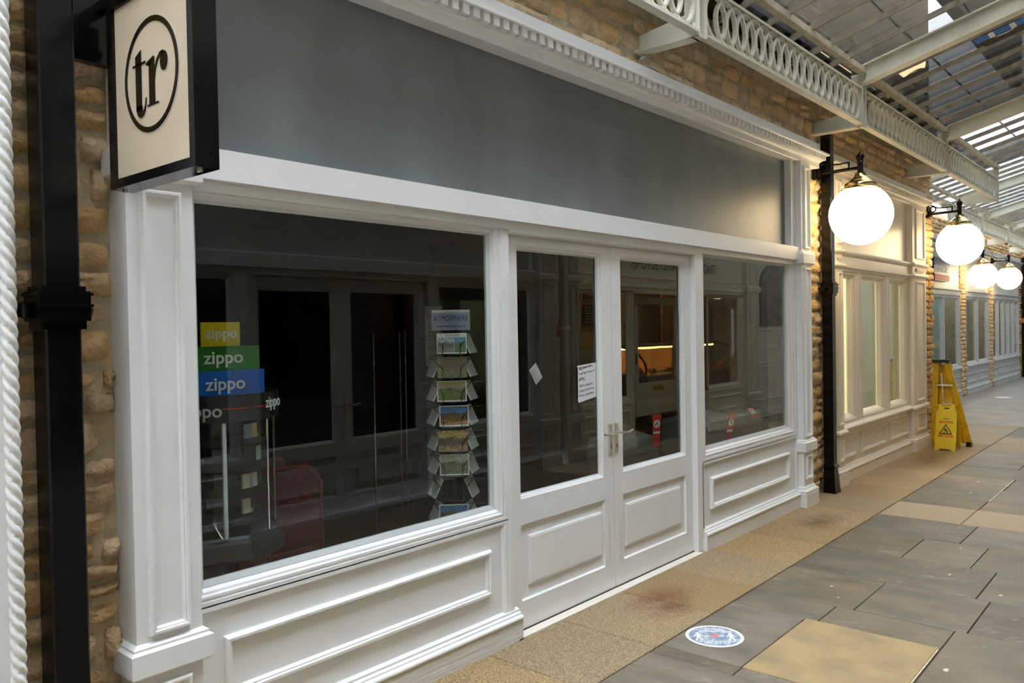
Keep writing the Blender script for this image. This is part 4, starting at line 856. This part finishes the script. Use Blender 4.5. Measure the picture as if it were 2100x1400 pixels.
def swing(P, xd, nd, h, lab, lean=.12):
    up = (Vector((0, 0, 1))-xd*lean).normalized(); t = thing('price_tag', lab, 'tag', P, 'red swing tags')
    def pl(a0, a1, z0, z1, d0, d1, n_, m, par, k=0):
        b = MB(); pts = [P+xd*a+up*z+nd*c for c in (d0, d1) for (a, z) in ((a0+k, z0), (a1-k, z0), (a1, z1), (a0, z1))]; b.add(pts, [(0, 1, 2, 3), (4, 5, 6, 7), (0, 1, 5, 4), (1, 2, 6, 5), (2, 3, 7, 6), (3, 0, 4, 7)]); return b.build(n_, m, par)
    c_ = pl(-.038, .038, 0, h, -.002, 0, 'card', RED, t, .010)
    b = MB(); n = 16; b.add([P+up*(h*.70)+nd*.0012+xd*(.028*math.cos(2*PI*i/n))+up*(.028*math.sin(2*PI*i/n)) for i in range(n)], [tuple(range(n))]); o_ = b.build('emblem', WPRINT, t)
    b = MB(); A = P+up*(h*.70)+nd*.002
    b.add([A+xd*a+up*z for a, z in ((-.016, -.014), (0, .022), (.016, -.014), (.009, -.014), (0, .008), (-.009, -.014))], [(0, 1, 4, 5), (1, 2, 3, 4)]); b.build('letter_a', INK, o_)
    pl(-.030, .030, h*.40, h*.47, .0004, .0012, 'white_band', WPRINT, t)
xd = Vector((.92, -.38, 0)).normalized(); nd = Vector((-.38, -.92, 0)).normalized()
swing(Vector((5.90, 2.855, .655)), xd, nd, .25, 'red swing tag with a round white emblem hanging before the large grey bag', -.22)
swing(Vector((4.99, 2.96, .74)), xd, nd, .23, 'red swing tag with white emblem seen through the right door leaf', -.05)
swing(Vector((6.55, 2.90, .80)), xd, Vector((-.3, -.6, .74)).normalized(), .12, 'red and white tag lying on the smaller grey bag', .9)
# handwritten notice on the left door leaf
yn = 2.69+.04+.024; n_ = thing('notice', 'handwritten notice on torn notebook paper taped inside the left door', 'notice', (3.83, yn, 1.2))
b = MB(); pts = []
xa, xb, z0_, z1_ = 3.772, 3.962, 1.165, 1.375
pol = []
for i in range(24): zz = z1_-.006-(z1_-.02-z0_-.0)*i/24; pol += [(xa, zz), (xa+.006, zz-.002), (xa+.006, zz-.006), (xa, zz-.008)]
pol += [(xa+.012, z0_-.005), (xb-.002, z0_+.018), (xb, z1_+.012), (xa, z1_)]
b.prism(pol, lambda p, y: (p[0], y, p[1]), yn, yn+.001); sh = b.build('sheet', PAPER, n_)
for s_, zz in (('NEW', 1.356), ('APRIL....', 1.293)):
    text(s_, .026, INK, sh, axes((3.785, yn-.001, zz), Vector((1, 0, .07)).normalized(), Vector((-.07, 0, 1)).normalized(), NY), align='LEFT', xs=.95, sh=.2, ext=.0002)
for zz, a_, e_ in ((1.360, 3.845, 3.93), (1.328, 3.785, 3.95), (1.255, 3.79, 3.93), (1.226, 3.79, 3.94), (1.200, 3.785, 3.94)):
    b = MB(); n = 46; pp = [(a_+(e_-a_)*i/n, zz+.07*(a_+(e_-a_)*i/n-3.785)+random.uniform(-.008, .008)) for i in range(n+1)]
    stroke(b, pp, [.0016]*(n+1), lambda p, y: (p[0], y, p[1]), yn-.0012, yn-.0002); b.build('handwriting', INK, sh)
st = B('door_sticker', mat('faded_sticker', (.35, .35, .33), .5, sc=20, amt=.2), None, (3.36, 3.43, yn+.001, yn+.002, 1.30, 1.40)); tag(st, 'faded tilted sticker low on the left door glass', 'sticker')
st.data.transform(Matrix.Translation((3.395, yn, 1.35)) @ Matrix.Rotation(-.6, 4, 'Y') @ Matrix.Translation((-3.395, -yn, -1.35)))

# ------------------------------------------------------------------ floor stickers
def disc(b, c, r, z0, z1, n=40, r0=0):
    if r0 == 0: b.prism([(c[0]+r*math.cos(2*PI*i/n), c[1]+r*math.sin(2*PI*i/n)) for i in range(n)], lambda p, z: (p[0], p[1], z), z0, z1)
    else:
        for i in range(n):
            a, e = 2*PI*i/n, 2*PI*(i+1)/n; b.prism([(c[0]+r0*math.cos(a), c[1]+r0*math.sin(a)), (c[0]+r*math.cos(a), c[1]+r*math.sin(a)), (c[0]+r*math.cos(e), c[1]+r*math.sin(e)), (c[0]+r0*math.cos(e), c[1]+r0*math.sin(e))], lambda p, z: (p[0], p[1], z), z0, z1)
    return b
sc_ = Vector((3.772, 1.911, 0))
t = thing('floor_sticker', 'round blue and white social distancing sticker on the grey paving', 'sticker', sc_)
b = MB(); disc(b, sc_, .140, .0012, .0024); b.build('disc', STICK, t); b = MB(); disc(b, sc_, .146, .0012, .0030, r0=.130); b.build('rim', WPRINT, t)
b = MB(); disc(b, sc_, .020, .0024, .0030); b.build('red_spot', mat('faded_red', (.72, .20, .17), .5, sc=20), t)
# text faces someone walking along the arcade: reads along the camera's right
xr = Vector((.57, -.82, 0)).normalized(); yr = Vector((.82, .57, 0)).normalized(); Z1 = (0, 0, 1)
def sp(a, c, z=.0032): return sc_+xr*a+yr*c+Vector((0, 0, z))
text('SOCIAL', .034, WPRINT, t, axes(sp(.012, .095), xr, yr, Z1), xs=.9, ext=.0002, off=.0006); text('DISTANCING', .034, WPRINT, t, axes(sp(.012, .062), xr, yr, Z1), xs=.82, ext=.0002, off=.0006)
b = MB()
for c_, hw_ in ((-.078, .085), (-.096, .06)):
    a_ = -hw_
    while a_ < hw_: l_ = random.uniform(.008, .022); b.prism([(a_, c_), (a_+l_, c_), (a_+l_, c_+.009), (a_, c_+.009)], lambda p, z: tuple(sp(p[0], p[1], z)), .0024, .0032); a_ += l_+.006
b.build('small_print', WPRINT, t)
for sgn in (-1, 1):
    b = MB(); f3 = lambda p, z: tuple(sp(sgn*.082+p[0], -.012+p[1], z))
    b.prism([(.010*math.cos(2*PI*i/12), .048+.010*math.sin(2*PI*i/12)) for i in range(12)], f3, .0024, .0032)
    stroke(b, [(0, .036), (0, -.002)], [.022, .018], f3, .0024, .0032); stroke(b, [(-.004, 0), (-.016, -.05)], [.010, .008], f3, .0024, .0032); stroke(b, [(.004, 0), (.014, -.05)], [.010, .008], f3, .0024, .0032); stroke(b, [(-.008, .032), (-.022, .004)], [.008, .006], f3, .0024, .0032); stroke(b, [(.008, .032), (.022, .004)], [.008, .006], f3, .0024, .0032)
    b.build('figure', WPRINT, t)
    b = MB(); f4 = lambda p, z: tuple(sp(sgn*p[0], p[1], z)); b.prism([(.024, -.004), (.040, -.004), (.040, -.010), (.052, 0), (.040, .010), (.040, .004), (.024, .004)], f4, .0024, .0032); b.build('arrow', WPRINT, t)
c2 = Vector((19.03, 3.13, 0)); t = thing('floor_sticker', 'distant white round sticker on the far paving', 'sticker', c2); b = MB(); disc(b, c2, .15, .001, .004); b.build('disc', WPRINT, t)
b = MB(); disc(b, c2, .12, .004, .0045, r0=.10); b.build('rim', STICK, t)

# ------------------------------------------------------------------ wet floor sign and step ladder
w = thing('wet_floor_sign', 'yellow A-frame CAUTION WET FLOOR sign by the cream pilaster', 'sign', (11.05, 2.43, 0))
yc = 2.425; hw = .118
def apanel(xb, xt, nm):
    b = MB(); th = .012
    f5 = lambda p, q: (xb+(xt-xb)*p[1]/.56+q, yc-p[0], p[1])
    pol = [(-hw, .0), (-.075, 0), (-.055, .022), (.055, .022), (.075, 0), (hw, 0), (hw-.006, .075), (hw, .09), (hw-.003, .46), (hw-.022, .49), (hw-.03, .56), (.05, .56), (.05, .535), (-.05, .535), (-.05, .56), (-hw+.03, .56), (-hw+.022, .49), (-hw+.003, .46), (-hw, .09), (-hw+.006, .075)]
    b.prism(pol, f5, 0, th); o_ = b.build(nm, YELLOW, w); return o_, f5
fp, f5 = apanel(10.93, 11.06, 'front_panel'); apanel(11.25, 11.075, 'back_panel')
xn = Vector((0, -1, 0)); zn = Vector((11.06-10.93, 0, .56)).normalized(); nn = xn.cross(zn)
def at5(a, z): return Vector(f5((a, z), -.0012))
text('CAUTION', .040, RED, fp, axes(at5(0, .345), xn, zn, nn), xs=.88, off=.0012); text('WET FLOOR', .036, RED, fp, axes(at5(0, .175), xn, zn, nn), xs=.86, off=.0012)
b = MB(); tri = [(-.075, .20), (.075, .20), (0, .325)]; tin = [(-.058, .210), (.058, .210), (0, .307)]
for i in range(3): j = (i+1) % 3; b.prism([tri[i], tri[j], tin[j], tin[i]], f5, -.0022, -.0006)
b.build('triangle', INK, fp)
b = MB(); stroke(b, [(-.012, .262), (.006, .235)], [.014, .016], f5, -.0022, -.0006); stroke(b, [(.006, .238), (.026, .222)], [.009, .007], f5, -.0022, -.0006); stroke(b, [(.004, .24), (.020, .245)], [.009, .007], f5, -.0022, -.0006); stroke(b, [(-.010, .258), (-.026, .238)], [.007, .006], f5, -.0022, -.0006); stroke(b, [(-.008, .262), (.012, .262)], [.007, .006], f5, -.0022, -.0006); b.prism([(-.016+.008*math.cos(i), .277+.008*math.sin(i)) for i in [2*PI*k/10 for k in range(10)]], f5, -.0022, -.0006); stroke(b, [(-.03, .215), (.035, .215)], [.005, .005], f5, -.0022, -.0006); b.build('slipping_figure', INK, fp)
b = MB(); b.prism([(-.035, .383), (.035, .383), (.035, .390), (-.035, .390)], f5, -.002, -.0006); b.build('maker_mark', INK, fp)
b = MB(); b.prism([(-.028, .505), (.028, .505), (.028, .52), (-.028, .52)], f5, -.002, -.0006); b.build('handle_slot', INK, fp)
L_ = thing('step_ladder', 'folded yellow step ladder with black top leaning behind the wet floor sign', 'ladder', (11.42, 2.42, 0))
def rail(a, c, wd, dp, nm, m=YLAD):
    a, c = Vector(a), Vector(c); t_ = (c-a).normalized(); sx_ = Vector((0, 1, 0)); sx_ = (sx_-t_*sx_.dot(t_)).normalized(); n2 = t_.cross(sx_); b = MB()
    pts = [p+sx_*i*wd/2+n2*j*dp/2 for p in (a, c) for (i, j) in ((-1, -1), (1, -1), (1, 1), (-1, 1))]; b.add(pts, [(0, 3, 2, 1), (4, 5, 6, 7), (0, 1, 5, 4), (1, 2, 6, 5), (2, 3, 7, 6), (3, 0, 4, 7)]); return b.build(nm, m, L_)
tl, tr_ = (11.32, 2.600, 1.09), (11.32, 2.475, 1.06); bl, br = (11.40, 2.66, .0), (11.46, 2.262, .045)
for a, c, nm in ((bl, tl, 'front_rail'), (br, tr_, 'front_rail')): rail(a, c, .068, .03, nm)
rail((11.50, 2.60, .0), (11.36, 2.57, 1.06), .042, .025, 'rear_rail'); rail((11.54, 2.34, .03), (11.36, 2.50, 1.05), .042, .025, 'rear_rail')
for z in (.26, .52, .78):
    k = z/1.08; ya_ = bl[1]+(tl[1]-bl[1])*k; yb2 = br[1]+(tr_[1]-br[1])*k; xx = 11.43+(11.32-11.43)*k
    B('tread', CHROME if z > .7 else YLAD, L_, (xx-.035, xx+.045, yb2, ya_, z-.012, z+.012))
B('top_cap', BLACKP, L_, (11.27, 11.40, 2.44, 2.635, 1.065, 1.105)); b = MB(); b.box(11.42, 11.52, 2.235, 2.292, 0, .06); b.build('foot', BLACKP, L_)
for (a, c) in (((11.35, 2.55, .93), (11.38, 2.53, .55)), ((11.38, 2.60, .86), (11.40, 2.60, .5))):
    rail(a, c, .016, .006, 'spreader', CHROME)
B('back_panel', YLAD, L_, (11.385, 11.395, 2.43, 2.58, .55, 1.04))
# ------------------------------------------------------------------ far row of grey shops, set back
fw = MB(); fw.box(11.78, 16.2, 3.90, 4.3, 0, 3.95); fw.box(16.2, 34, 3.90, 4.3, 3.1, 4.0)  # first box is an unseen wall added to shut sky light out of the passage
fw = fw.build('wall_far', MORTAR); tag(fw, 'distant stone wall and pillars of the far shops, with an added passage wall', 'wall', kind='structure')
pil = [(15.6, 16.15), (18.9, 19.42), (21.87, 22.33), (25.95, 26.5)]
stone_mass(fw, [(a, c, 0, 3.15) for a, c in pil]+[(16.0, 30, 3.2, 3.6)], 3.90)
B('pillar', MORTAR, fw, *[(a, c, 3.90, 4.3, 0, 3.2) for a, c in pil])
bays = [(16.15, 18.9, 2, 'first'), (19.42, 21.87, 2, 'second'), (22.33, 25.95, 5, 'third'), (26.5, 31, 5, 'fourth')]
for a, c, n, od in bays:
    w_ = (c-a)/n
    for k in range(n):
        u0, u1 = a+k*w_, a+(k+1)*w_; wm = min(.12, w_*.2)
        window(FF, (u0, u1, .62, 2.12), (u0+wm, u1-wm, .68, 2.03), GREYP, 'grey framed window %s from the left of the %s far shop' % (['first', 'second', 'third', 'fourth', 'fifth'][k], od), bead=GREYP)
    riser(FF, a, c, GREYP, 'grey panelled stall riser of the %s far shop' % od, top=.62, panels=[(a+k*w_+.12, a+(k+1)*w_-.12) for k in range(n)], pz=(.24, .44))
    t = trim('pale fascia of the %s far shop' % od, FF.p((a+c)/2, 0, 2.6), 'fascia'); MB().fbox(FF, a, c, -.1, -.02, 2.1, 3.1).build('board', mat('pale_warm_grey_board', (.66, .64, .60), .4, sc=3), t)
    b = MB(); b.run(FF, a, c, [(-.03, 2.10), (.02, 2.11), (.02, 2.19), (.05, 2.21), (.05, 2.23), (-.03, 2.24)]); b.build('transom', GREYP, t)
    b = MB(); b.run(FF, a, c, [(-.03, .58), (.03, .585), (.045, .61), (.03, .64), (-.03, .645)]); b.build('sill', GREYP, t)
    cornice(FF, a, c, GREYP, 'grey cornice over the %s far shop' % od, z=3.0, rl=0, rr=0, den=.30)
for k, (x0_, x1_) in enumerate(((16.2, 17.45), (17.6, 18.85))):
    t = thing('window_blind', 'pale teal blind behind the %s grey far window' % ['left', 'right'][k], 'blind', (x0_, 4.3, .6)); B('cloth', TEAL, t, (x0_, x1_, 4.25, 4.27, .6, 2.1)); B('white_band', PALEROOM, t, (x0_+.1, x1_-.1, 4.245, 4.25, 1.02, 1.16))
sg = thing('shop_sign', 'blue projecting bank sign with white lettering and red stripe', 'sign', (17.1, 3.86, 2.3))
B('panel', NAVY, sg, (16.55, 17.72, 3.82, 3.90, 2.36, 2.80)); B('red_stripe', RED, sg, (16.57, 17.70, 3.815, 3.82, 2.37, 2.48))
text('nationwide', .26, WPRINT, sg, axes((17.05, 3.815, 2.60), FX, UZ, NY), xs=.95)
fr_ = B('wall_far_back', PALEROOM, None, (14.2, 20.9, 6.4, 6.5, 0, 2.6), (21.7, 23.3, 6.4, 6.5, 0, 2.6), (23.9, 25.9, 6.4, 6.5, 0, 2.6), (26.4, 34, 6.4, 6.5, 0, 2.6), (14.2, 34, 4.3, 6.4, 2.6, 2.7)); B('pane', ROOFM, fr_, (20.9, 21.7, 6.44, 6.45, 0, 2.6), (23.3, 23.9, 6.44, 6.45, 0, 2.6), (25.9, 26.4, 6.44, 6.45, 0, 2.6), (14.2, 14.21, 4.3, 6.4, 0, 2.6))
tag(fr_, 'pale wall fragments seen through the far shop windows', 'wall', kind='structure')
ew = B('wall_end', UPPER, None, (33, 33.4, -.5, 6.5, 0, 5.6)); tag(ew, 'unseen wall closing the far end of the arcade against open sky', 'wall', kind='structure')  # unseen end wall, keeps open sky light out of the arcade
p3 = thing('downpipe', 'thin dark downpipe at the far right edge', 'downpipe', (26.2, 3.8, 0)); B('pipe', BLACK, p3, (26.1, 26.22, 3.74, 3.84, 0, 3.3)); B('collar', BLACK, p3, (26.08, 26.24, 3.72, 3.86, 1.9, 2.02)); B('notice_panel', mat('orange_panel', (.75, .16, .03), .5), p3, (26.06, 26.1, 3.70, 3.84, 1.5, 1.62))

# ------------------------------------------------------------------ opposite side of the arcade (seen only reflected in the glass)
ow = MB(); ow.box(-7, 1.2, -.5, -.24, 0, 4.2); ow.box(1.2, 14.8, -.5, -.24, 2.9, 4.2); ow.box(7.4, 7.66, -.5, -.24, 0, 3.0); ow.box(14.6, 34, -.5, -.24, 0, 4.2); ow.box(-4.95, -4.75, -.5, 3.0, 0, 6)  # last box is an unseen end wall, added to cut low light from the left
ow = ow.build('wall_opposite', OPPCREAM); B('upper_storey_sky_block', UPPER, ow, (-9, 40, -.8, -.3, 4.2, 7.4))  # unseen storey, raised to narrow the sky to overhead light
tag(ow, 'plain painted wall across the arcade, seen in reflections, plus an added unseen end wall', 'wall', kind='structure')
pilaster(FO, 7.09, 7.40, OPPGREY, 'pale grey pilaster reflected in the left door glass', blocks=((.49, .55), (2.15, 2.2)))
pilaster(FO, 7.62, 7.86, OPPGREY, 'grey pilaster beside the butcher window, reflected', blocks=((.47, .55), (2.15, 2.2)))
pilaster(FO, 12.42, 12.88, OPPCREAM, 'cream pilaster right of the butcher, reflected in the square window', blocks=((.40, .46), (2.13, 2.2)))
pilaster(FO, 1.0, 1.22, OPPGREY, 'grey pilaster at the left end of the opposite dark shop', blocks=((.49, .55), (2.15, 2.2)))
t = trim('slate fascia with white border opposite, reflected in the large window', FO.p(4.2, 0, 2.5), 'fascia')
MB().fbox(FO, 1.22, 7.09, -.08, -.03, 2.2, 3.05).build('board', OPPFAS, t)
b = MB(); b.fbox(FO, 1.22, 7.09, -.03, .012, 2.228, 2.243); b.fbox(FO, 7.0, 7.015, -.03, .012, 2.24, 2.95); b.build('border', WHITE, t)
b = MB(); b.fbox(FO, 1.22, 7.09, -.08, .02, 2.12, 2.228); b.build('band', OPPGREY, t)
cornice(FO, 1.1, 7.35, OPPGREY, 'pale grey cornice of the opposite dark shop')
MO = OPPDARK
window(FO, (1.22, 3.40, .58, 2.12), (1.35, 3.30, .64, 2.03), OPPGREY, 'left window of the dark shop opposite'); window(FO, (5.46, 7.09, .58, 2.12), (5.55, 7.0, .64, 2.03), OPPGREY, 'right window of the dark shop opposite')
leaf(FO, 3.44, 4.365, .012, 2.06, (3.54, 4.29, .63, 1.97), (3.54, 4.29, .16, .52), OPPGREY, 'left leaf of the dark double door opposite', 4.34, -1); leaf(FO, 4.37, 5.37, .012, 2.06, (4.46, 5.27, .63, 1.97), (4.46, 5.27, .16, .52), OPPGREY, 'right leaf of the dark double door opposite', 4.40, 1)
t = trim('grey door frame of the dark shop opposite', FO.p(4.4, 0, 0), 'door frame'); b = MB(); b.fbox(FO, 3.40, 3.44, -.09, 0, 0, 2.12); b.fbox(FO, 5.37, 5.46, -.09, 0, 0, 2.12); b.fbox(FO, 3.44, 5.37, -.09, 0, 2.06, 2.12); b.build('jamb', OPPGREY, t)
riser(FO, 1.22, 3.40, OPPGREY, 'left stall riser of the dark shop opposite', top=.58, panels=[(1.35, 3.28)]); riser(FO, 5.46, 7.09, OPPGREY, 'right stall riser of the dark shop opposite', top=.58, panels=[(5.6, 6.95)])
r3 = B('wall_interior', DARKROOM, None, (1.1, 1.15, -4, -.5, 0, 2.8), (7.4, 7.45, -4, -.5, 0, 2.8), (1.1, 7.45, -4.05, -4, 0, 2.8), (1.1, 7.45, -4.05, -.31, 2.8, 2.95), (7.05, 7.45, -.5, -.31, 0, 2.8), (1.0, 1.25, -.5, -.31, 0, 2.8), (1.1, 7.45, -4, -.3, -.05, 0)); tag(r3, 'dark inside of the shop opposite', 'wall', kind='structure')
ns = thing('no_smoking_sign', 'no smoking sign on the plain wall opposite, reflected', 'sign', (7.47, -.235, 1.5))
b = MB(); pts = [(.07*math.cos(2*PI*i/24), 1.64+.07*math.sin(2*PI*i/24)) for i in range(24)]; b.prism(pts, lambda p, y: (7.47+p[0], y, p[1]), -.238, -.233); b.build('disc', WPRINT, ns)
b = MB()
for i in range(32):
    a, e = 2*PI*i/32, 2*PI*(i+1)/32; b.prism([(r*math.cos(q), 1.64+r*math.sin(q)) for r, q in ((.055, a), (.072, a), (.072, e), (.055, e))], lambda p, y: (7.47+p[0], y, p[1]), -.234, -.230)
b.prism([(-.045, 1.678), (-.036, 1.69), (.045, 1.60), (.036, 1.59)], lambda p, y: (7.47+p[0], y, p[1]), -.234, -.2295); b.build('ban_ring', RED, ns)
B('cigarette', INK, ns, (7.43, 7.51, -.234, -.231, 1.63, 1.65)); B('red_plate', RED, ns, (7.40, 7.54, -.238, -.232, 1.49, 1.56))
op = thing('downpipe', 'grey painted downpipe opposite, reflected in the left door', 'downpipe', (7.6, -.18, 0)); B('pipe', OPPGREY, op, (7.545, 7.61, -.24, -.15, 0, 3.3)); B('collar', WHITE, op, (7.54, 7.63, -.245, -.14, 1.575, 1.615)); B('shoe', OPPGREY, op, (7.535, 7.62, -.24, -.13, 0, .5))
# butcher
t = trim('butcher fascia opposite with painted name, reflected backwards', FO.p(10, 0, 2.5), 'fascia')
MB().fbox(FO, 7.86, 12.42, -.08, -.03, 2.12, 3.1).build('board', OPPCREAM, t)
b = MB(); b.run(FO, 7.86, 12.42, [(-.04, 2.03), (.0, 2.035), (.0, 2.10), (.02, 2.11), (.02, 2.14), (.0, 2.15), (.0, 2.24), (.012, 2.25), (-.04, 2.26)]); b.build('band', OPPCREAM, t)
text('TRADITIONAL FAMILY BUTCHER', .20, INK, t, axes((10.31, -.22-.028, 2.435), (-1, 0, 0), UZ, (0, 1, 0)), xs=.80)
window(FO, (7.86, 9.14, .60, 2.06), (7.90, 9.03, .66, 2.02), OPPCREAM, 'left window of the butcher, reflected in the double doors'); window(FO, (11.12, 12.42, .60, 2.06), (11.18, 12.24, .66, 2.02), OPPCREAM, 'right window of the butcher, reflected in the square window')
riser(FO, 7.86, 9.14, OPPCREAM, 'left stall riser of the butcher', top=.60, panels=[(7.98, 9.02)]); riser(FO, 11.12, 12.42, OPPCREAM, 'right stall riser of the butcher', top=.60, panels=[(11.24, 12.3)])
B3 = thing('door_%d' % (DOORN[0]+1), 'open cream shop door with brass letter box at the butcher', 'door', (9.33, -.75, 0), kind='structure'); DOORN[0] += 1
FB = Fr(-.72, 1); b = MB(); b.fbox(FB, 9.95, 10.05, -.04, 0, .28, 2.03); b.fbox(FB, 11.10, 11.20, -.04, 0, .28, 2.03); b.fbox(FB, 10.05, 11.1, -.04, 0, 1.92, 2.03); b.fbox(FB, 10.05, 11.1, -.04, 0, .28, .42); b.fbox(FB, 10.05, 11.1, -.04, 0, .56, .76); b.fbox(FB, 10.05, 11.1, -.035, -.012, .40, .58); b.build('door_frame', OPPCREAM, B3)
b = MB(); b.fbox(FB, 10.05, 11.1, -.025, -.02, .76, 1.92); b.build('pane', GLASS, B3); b = MB(); b.fbox(FB, 10.46, 10.74, 0, .012, .63, .70); b.build('letter_box', BRASS, B3); b = MB(); b.fbox(FB, 9.98, 10.01, 0, .012, 1.05, 1.2); b.build('lock_plate', INK, B3)
B('step', DARKFLOOR, B3, (9.14, 11.12, -1.2, -.24, 0, .05)); B3.location = (10.5, -.7, 0)
for ch in B3.children: ch.matrix_parent_inverse = Matrix.Translation(-Vector(B3.location))
bi = B('wall_interior', CREAMWALL, None, (7.6, 7.65, -3.2, -.5, 0, 2.7), (15.4, 15.45, -3.2, -.5, 0, 2.7), (7.6, 15.45, -3.25, -3.2, 0, 2.7), (7.6, 15.45, -3.25, -.31, 2.7, 2.95), (12.45, 15.45, -.5, -.31, 0, 2.7), (15.4, 15.45, -.6, -.31, 0, 2.7)); tag(bi, 'warm cream walls inside the butcher shop', 'wall', kind='structure')
o = B('floor_interior', DARKFLOOR, None, (7.6, 15.4, -3.2, -.24, -.05, .005)); tag(o, 'dark floor inside the butcher shop', 'floor', kind='structure')
dc = thing('display_counter', 'lit curved glass meat counter glowing orange inside the butcher', 'counter', (12.6, -1.5, 0))
B('base', OPPDARK, dc, (11.0, 14.3, -2.0, -1.15, 0, .80)); B('tray', CHROME, dc, (11.05, 14.25, -1.95, -1.2, .80, .82))
b = MB(); arc = [(-1.2, .80), (-1.16, .90), (-1.2, 1.02), (-1.3, 1.14), (-1.45, 1.22), (-1.62, 1.26)]
for (ya0, z0_), (ya1, z1_) in zip(arc[:-1], arc[1:]): b.add([(11.02, ya0, z0_), (14.28, ya0, z0_), (14.28, ya1, z1_), (11.02, ya1, z1_), (11.02, ya0-.005, z0_), (14.28, ya0-.005, z0_), (14.28, ya1-.005, z1_), (11.02, ya1-.005, z1_)], [(0, 1, 2, 3), (4, 5, 6, 7)])
b.build('curved_glass', CASEG, dc); B('top_shelf', OPPDARK, dc, (11.0, 14.3, -2.0, -1.6, 1.25, 1.29))
for xx in (11.0, 14.27):
    b = MB(); b.tube([(xx, y, z) for y, z in arc], .02, 6); b.build('end_frame', BLACKP, dc)
B('back', WOODT, dc, (11.0, 14.3, -2.02, -2.0, .8, 1.27)); b = MB(); b.tube([(11.1, -1.68, 1.225), (14.2, -1.68, 1.225)], .015, 8); b.build('lamp_tube', CASELAMP, dc)
for k in range(14):
    x_ = 11.2+k*.22; o = thing('meat_joint', 'roast meat joint on the lit counter, number %s from the door end' % ['one', 'two', 'three', 'four', 'five', 'six', 'seven', 'eight', 'nine', 'ten', 'eleven', 'twelve', 'thirteen', 'fourteen'][k], 'meat', (x_, -1.5, .82), 'meat on the lit counter')
    b = MB(); r_ = random.uniform(.06, .085); b.lathe((x_, random.uniform(-1.6, -1.4), .82), [(r_*.8, 0), (r_, .03), (r_*.9, .06), (r_*.4, .085), (0, .09)], 12); b.build('meat', MEAT, o); b = MB(); b.lathe((x_, -1.5, .82), [(0, 0), (.1, 0), (.105, .008)], 12); b.build('plate', CHROME, o)
for k, (x_, z_, w_, h_) in enumerate(((12.0, 1.55, .55, .40), (12.05, 2.05, .6, .40), (10.2, 1.5, .35, .5), (15.0, 1.9, .35, .6))):
    q = thing('menu_board', '%s framed chalk board on the butcher wall' % ['lower', 'upper', 'small left', 'far right'][k], 'board', (x_, -3.19, z_), 'boards on the butcher wall'); B('frame', WOODT, q, (x_, x_+w_*1.5, -3.2, -3.17, z_, z_+h_*1.3)); B('slate', CHALK, q, (x_+.06, x_+w_*1.5-.06, -3.17, -3.165, z_+.06, z_+h_*1.3-.06))
    b = MB()
    for j in range(6): zz = z_+h_*1.3-.12-j*(h_*1.3-.2)/6; b.box(x_+.12+random.uniform(0, .1), x_+w_*1.5-.12-random.uniform(0, .12), -3.165, -3.163, zz, zz+.012)
    b.build('chalk_lines', WPRINT, q)
l = thing('ceiling_light', 'warm ceiling light inside the butcher shop', 'light', (12, -2.2, 2.66)); B('diffuser', emit('butcher_ceiling_glow', (1.0, .68, .36), 6.), l, (10.6, 13.8, -2.4, -2.1, 2.66, 2.675)); B('housing', CREAM, l, (10.55, 13.85, -2.45, -2.05, 2.675, 2.7))
pn = B('wood_panel', WOODT, None, (13.4, 15.3, -2.3, -2.25, .8, 2.6)); tag(pn, 'warm pine partition behind the meat counter', 'partition')
cs = thing('shop_cabinet', 'cream cabinet in the left butcher window', 'cabinet', (8.6, -1.4, 0)); B('body', OPPCREAM, cs, (8.0, 9.7, -1.6, -1.2, 0, 1.2)); B('worktop', WPRINT, cs, (7.95, 9.75, -1.62, -1.16, 1.2, 1.24)); B('plinth', INK, cs, (8.02, 9.68, -1.58, -1.22, 0, .06))
# panelled wall with arched board, right of the butcher
t = trim('cream panelled wall right of the butcher, reflected', FO.p(13.7, 0, 0), 'panelling'); MB().fbox(FO, 12.88, 14.7, -.08, -.03, 0, 3.0).build('board', OPPCREAM, t)
b = MB(); b.ring(FO, 12.98, 14.5, .30, .88, [(d, h-.03) for d, h in MOULD]); b.ring(FO, 12.98, 14.5, .92, 1.5, [(d, h-.03) for d, h in MOULD]); b.build('panel_moulding', OPPCREAM, t)
ab = thing('arched_board', 'dark arched name board right of the butcher, reflected', 'sign', (13.6, -.24, 1.56)); b = MB()
pol = [(13.07, 1.56), (14.17, 1.56), (14.17, 2.25)]+[(13.62+.55*math.cos(q*PI/16), 2.25+.38*math.sin(q*PI/16)) for q in range(1, 16)]+[(13.07, 2.25)]
b.prism(pol, lambda p, y: (p[0], y, p[1]), -.25, -.225); b.build('board', OPPDARK, ab)
for ch, q in zip('TRADITIONAL', range(11)):
    an = math.radians(158-q*13.6); P = Vector((13.62-.44*math.cos(an)*-1*-1, -.2235, 2.22+.30*math.sin(an)))
    P = Vector((13.62-.44*math.cos(an), -.2235, 2.22+.30*math.sin(an))); ta = Vector((-math.sin(an)*1.0, 0, -math.cos(an)*-.68*-1)).normalized(); ta = Vector((-.44*math.sin(an), 0, -.30*math.cos(an))).normalized(); upv = Vector((0, 1, 0)).cross(ta)
    text(ch, .10, WPRINT, ab, axes(P, ta, upv, (0, 1, 0)))
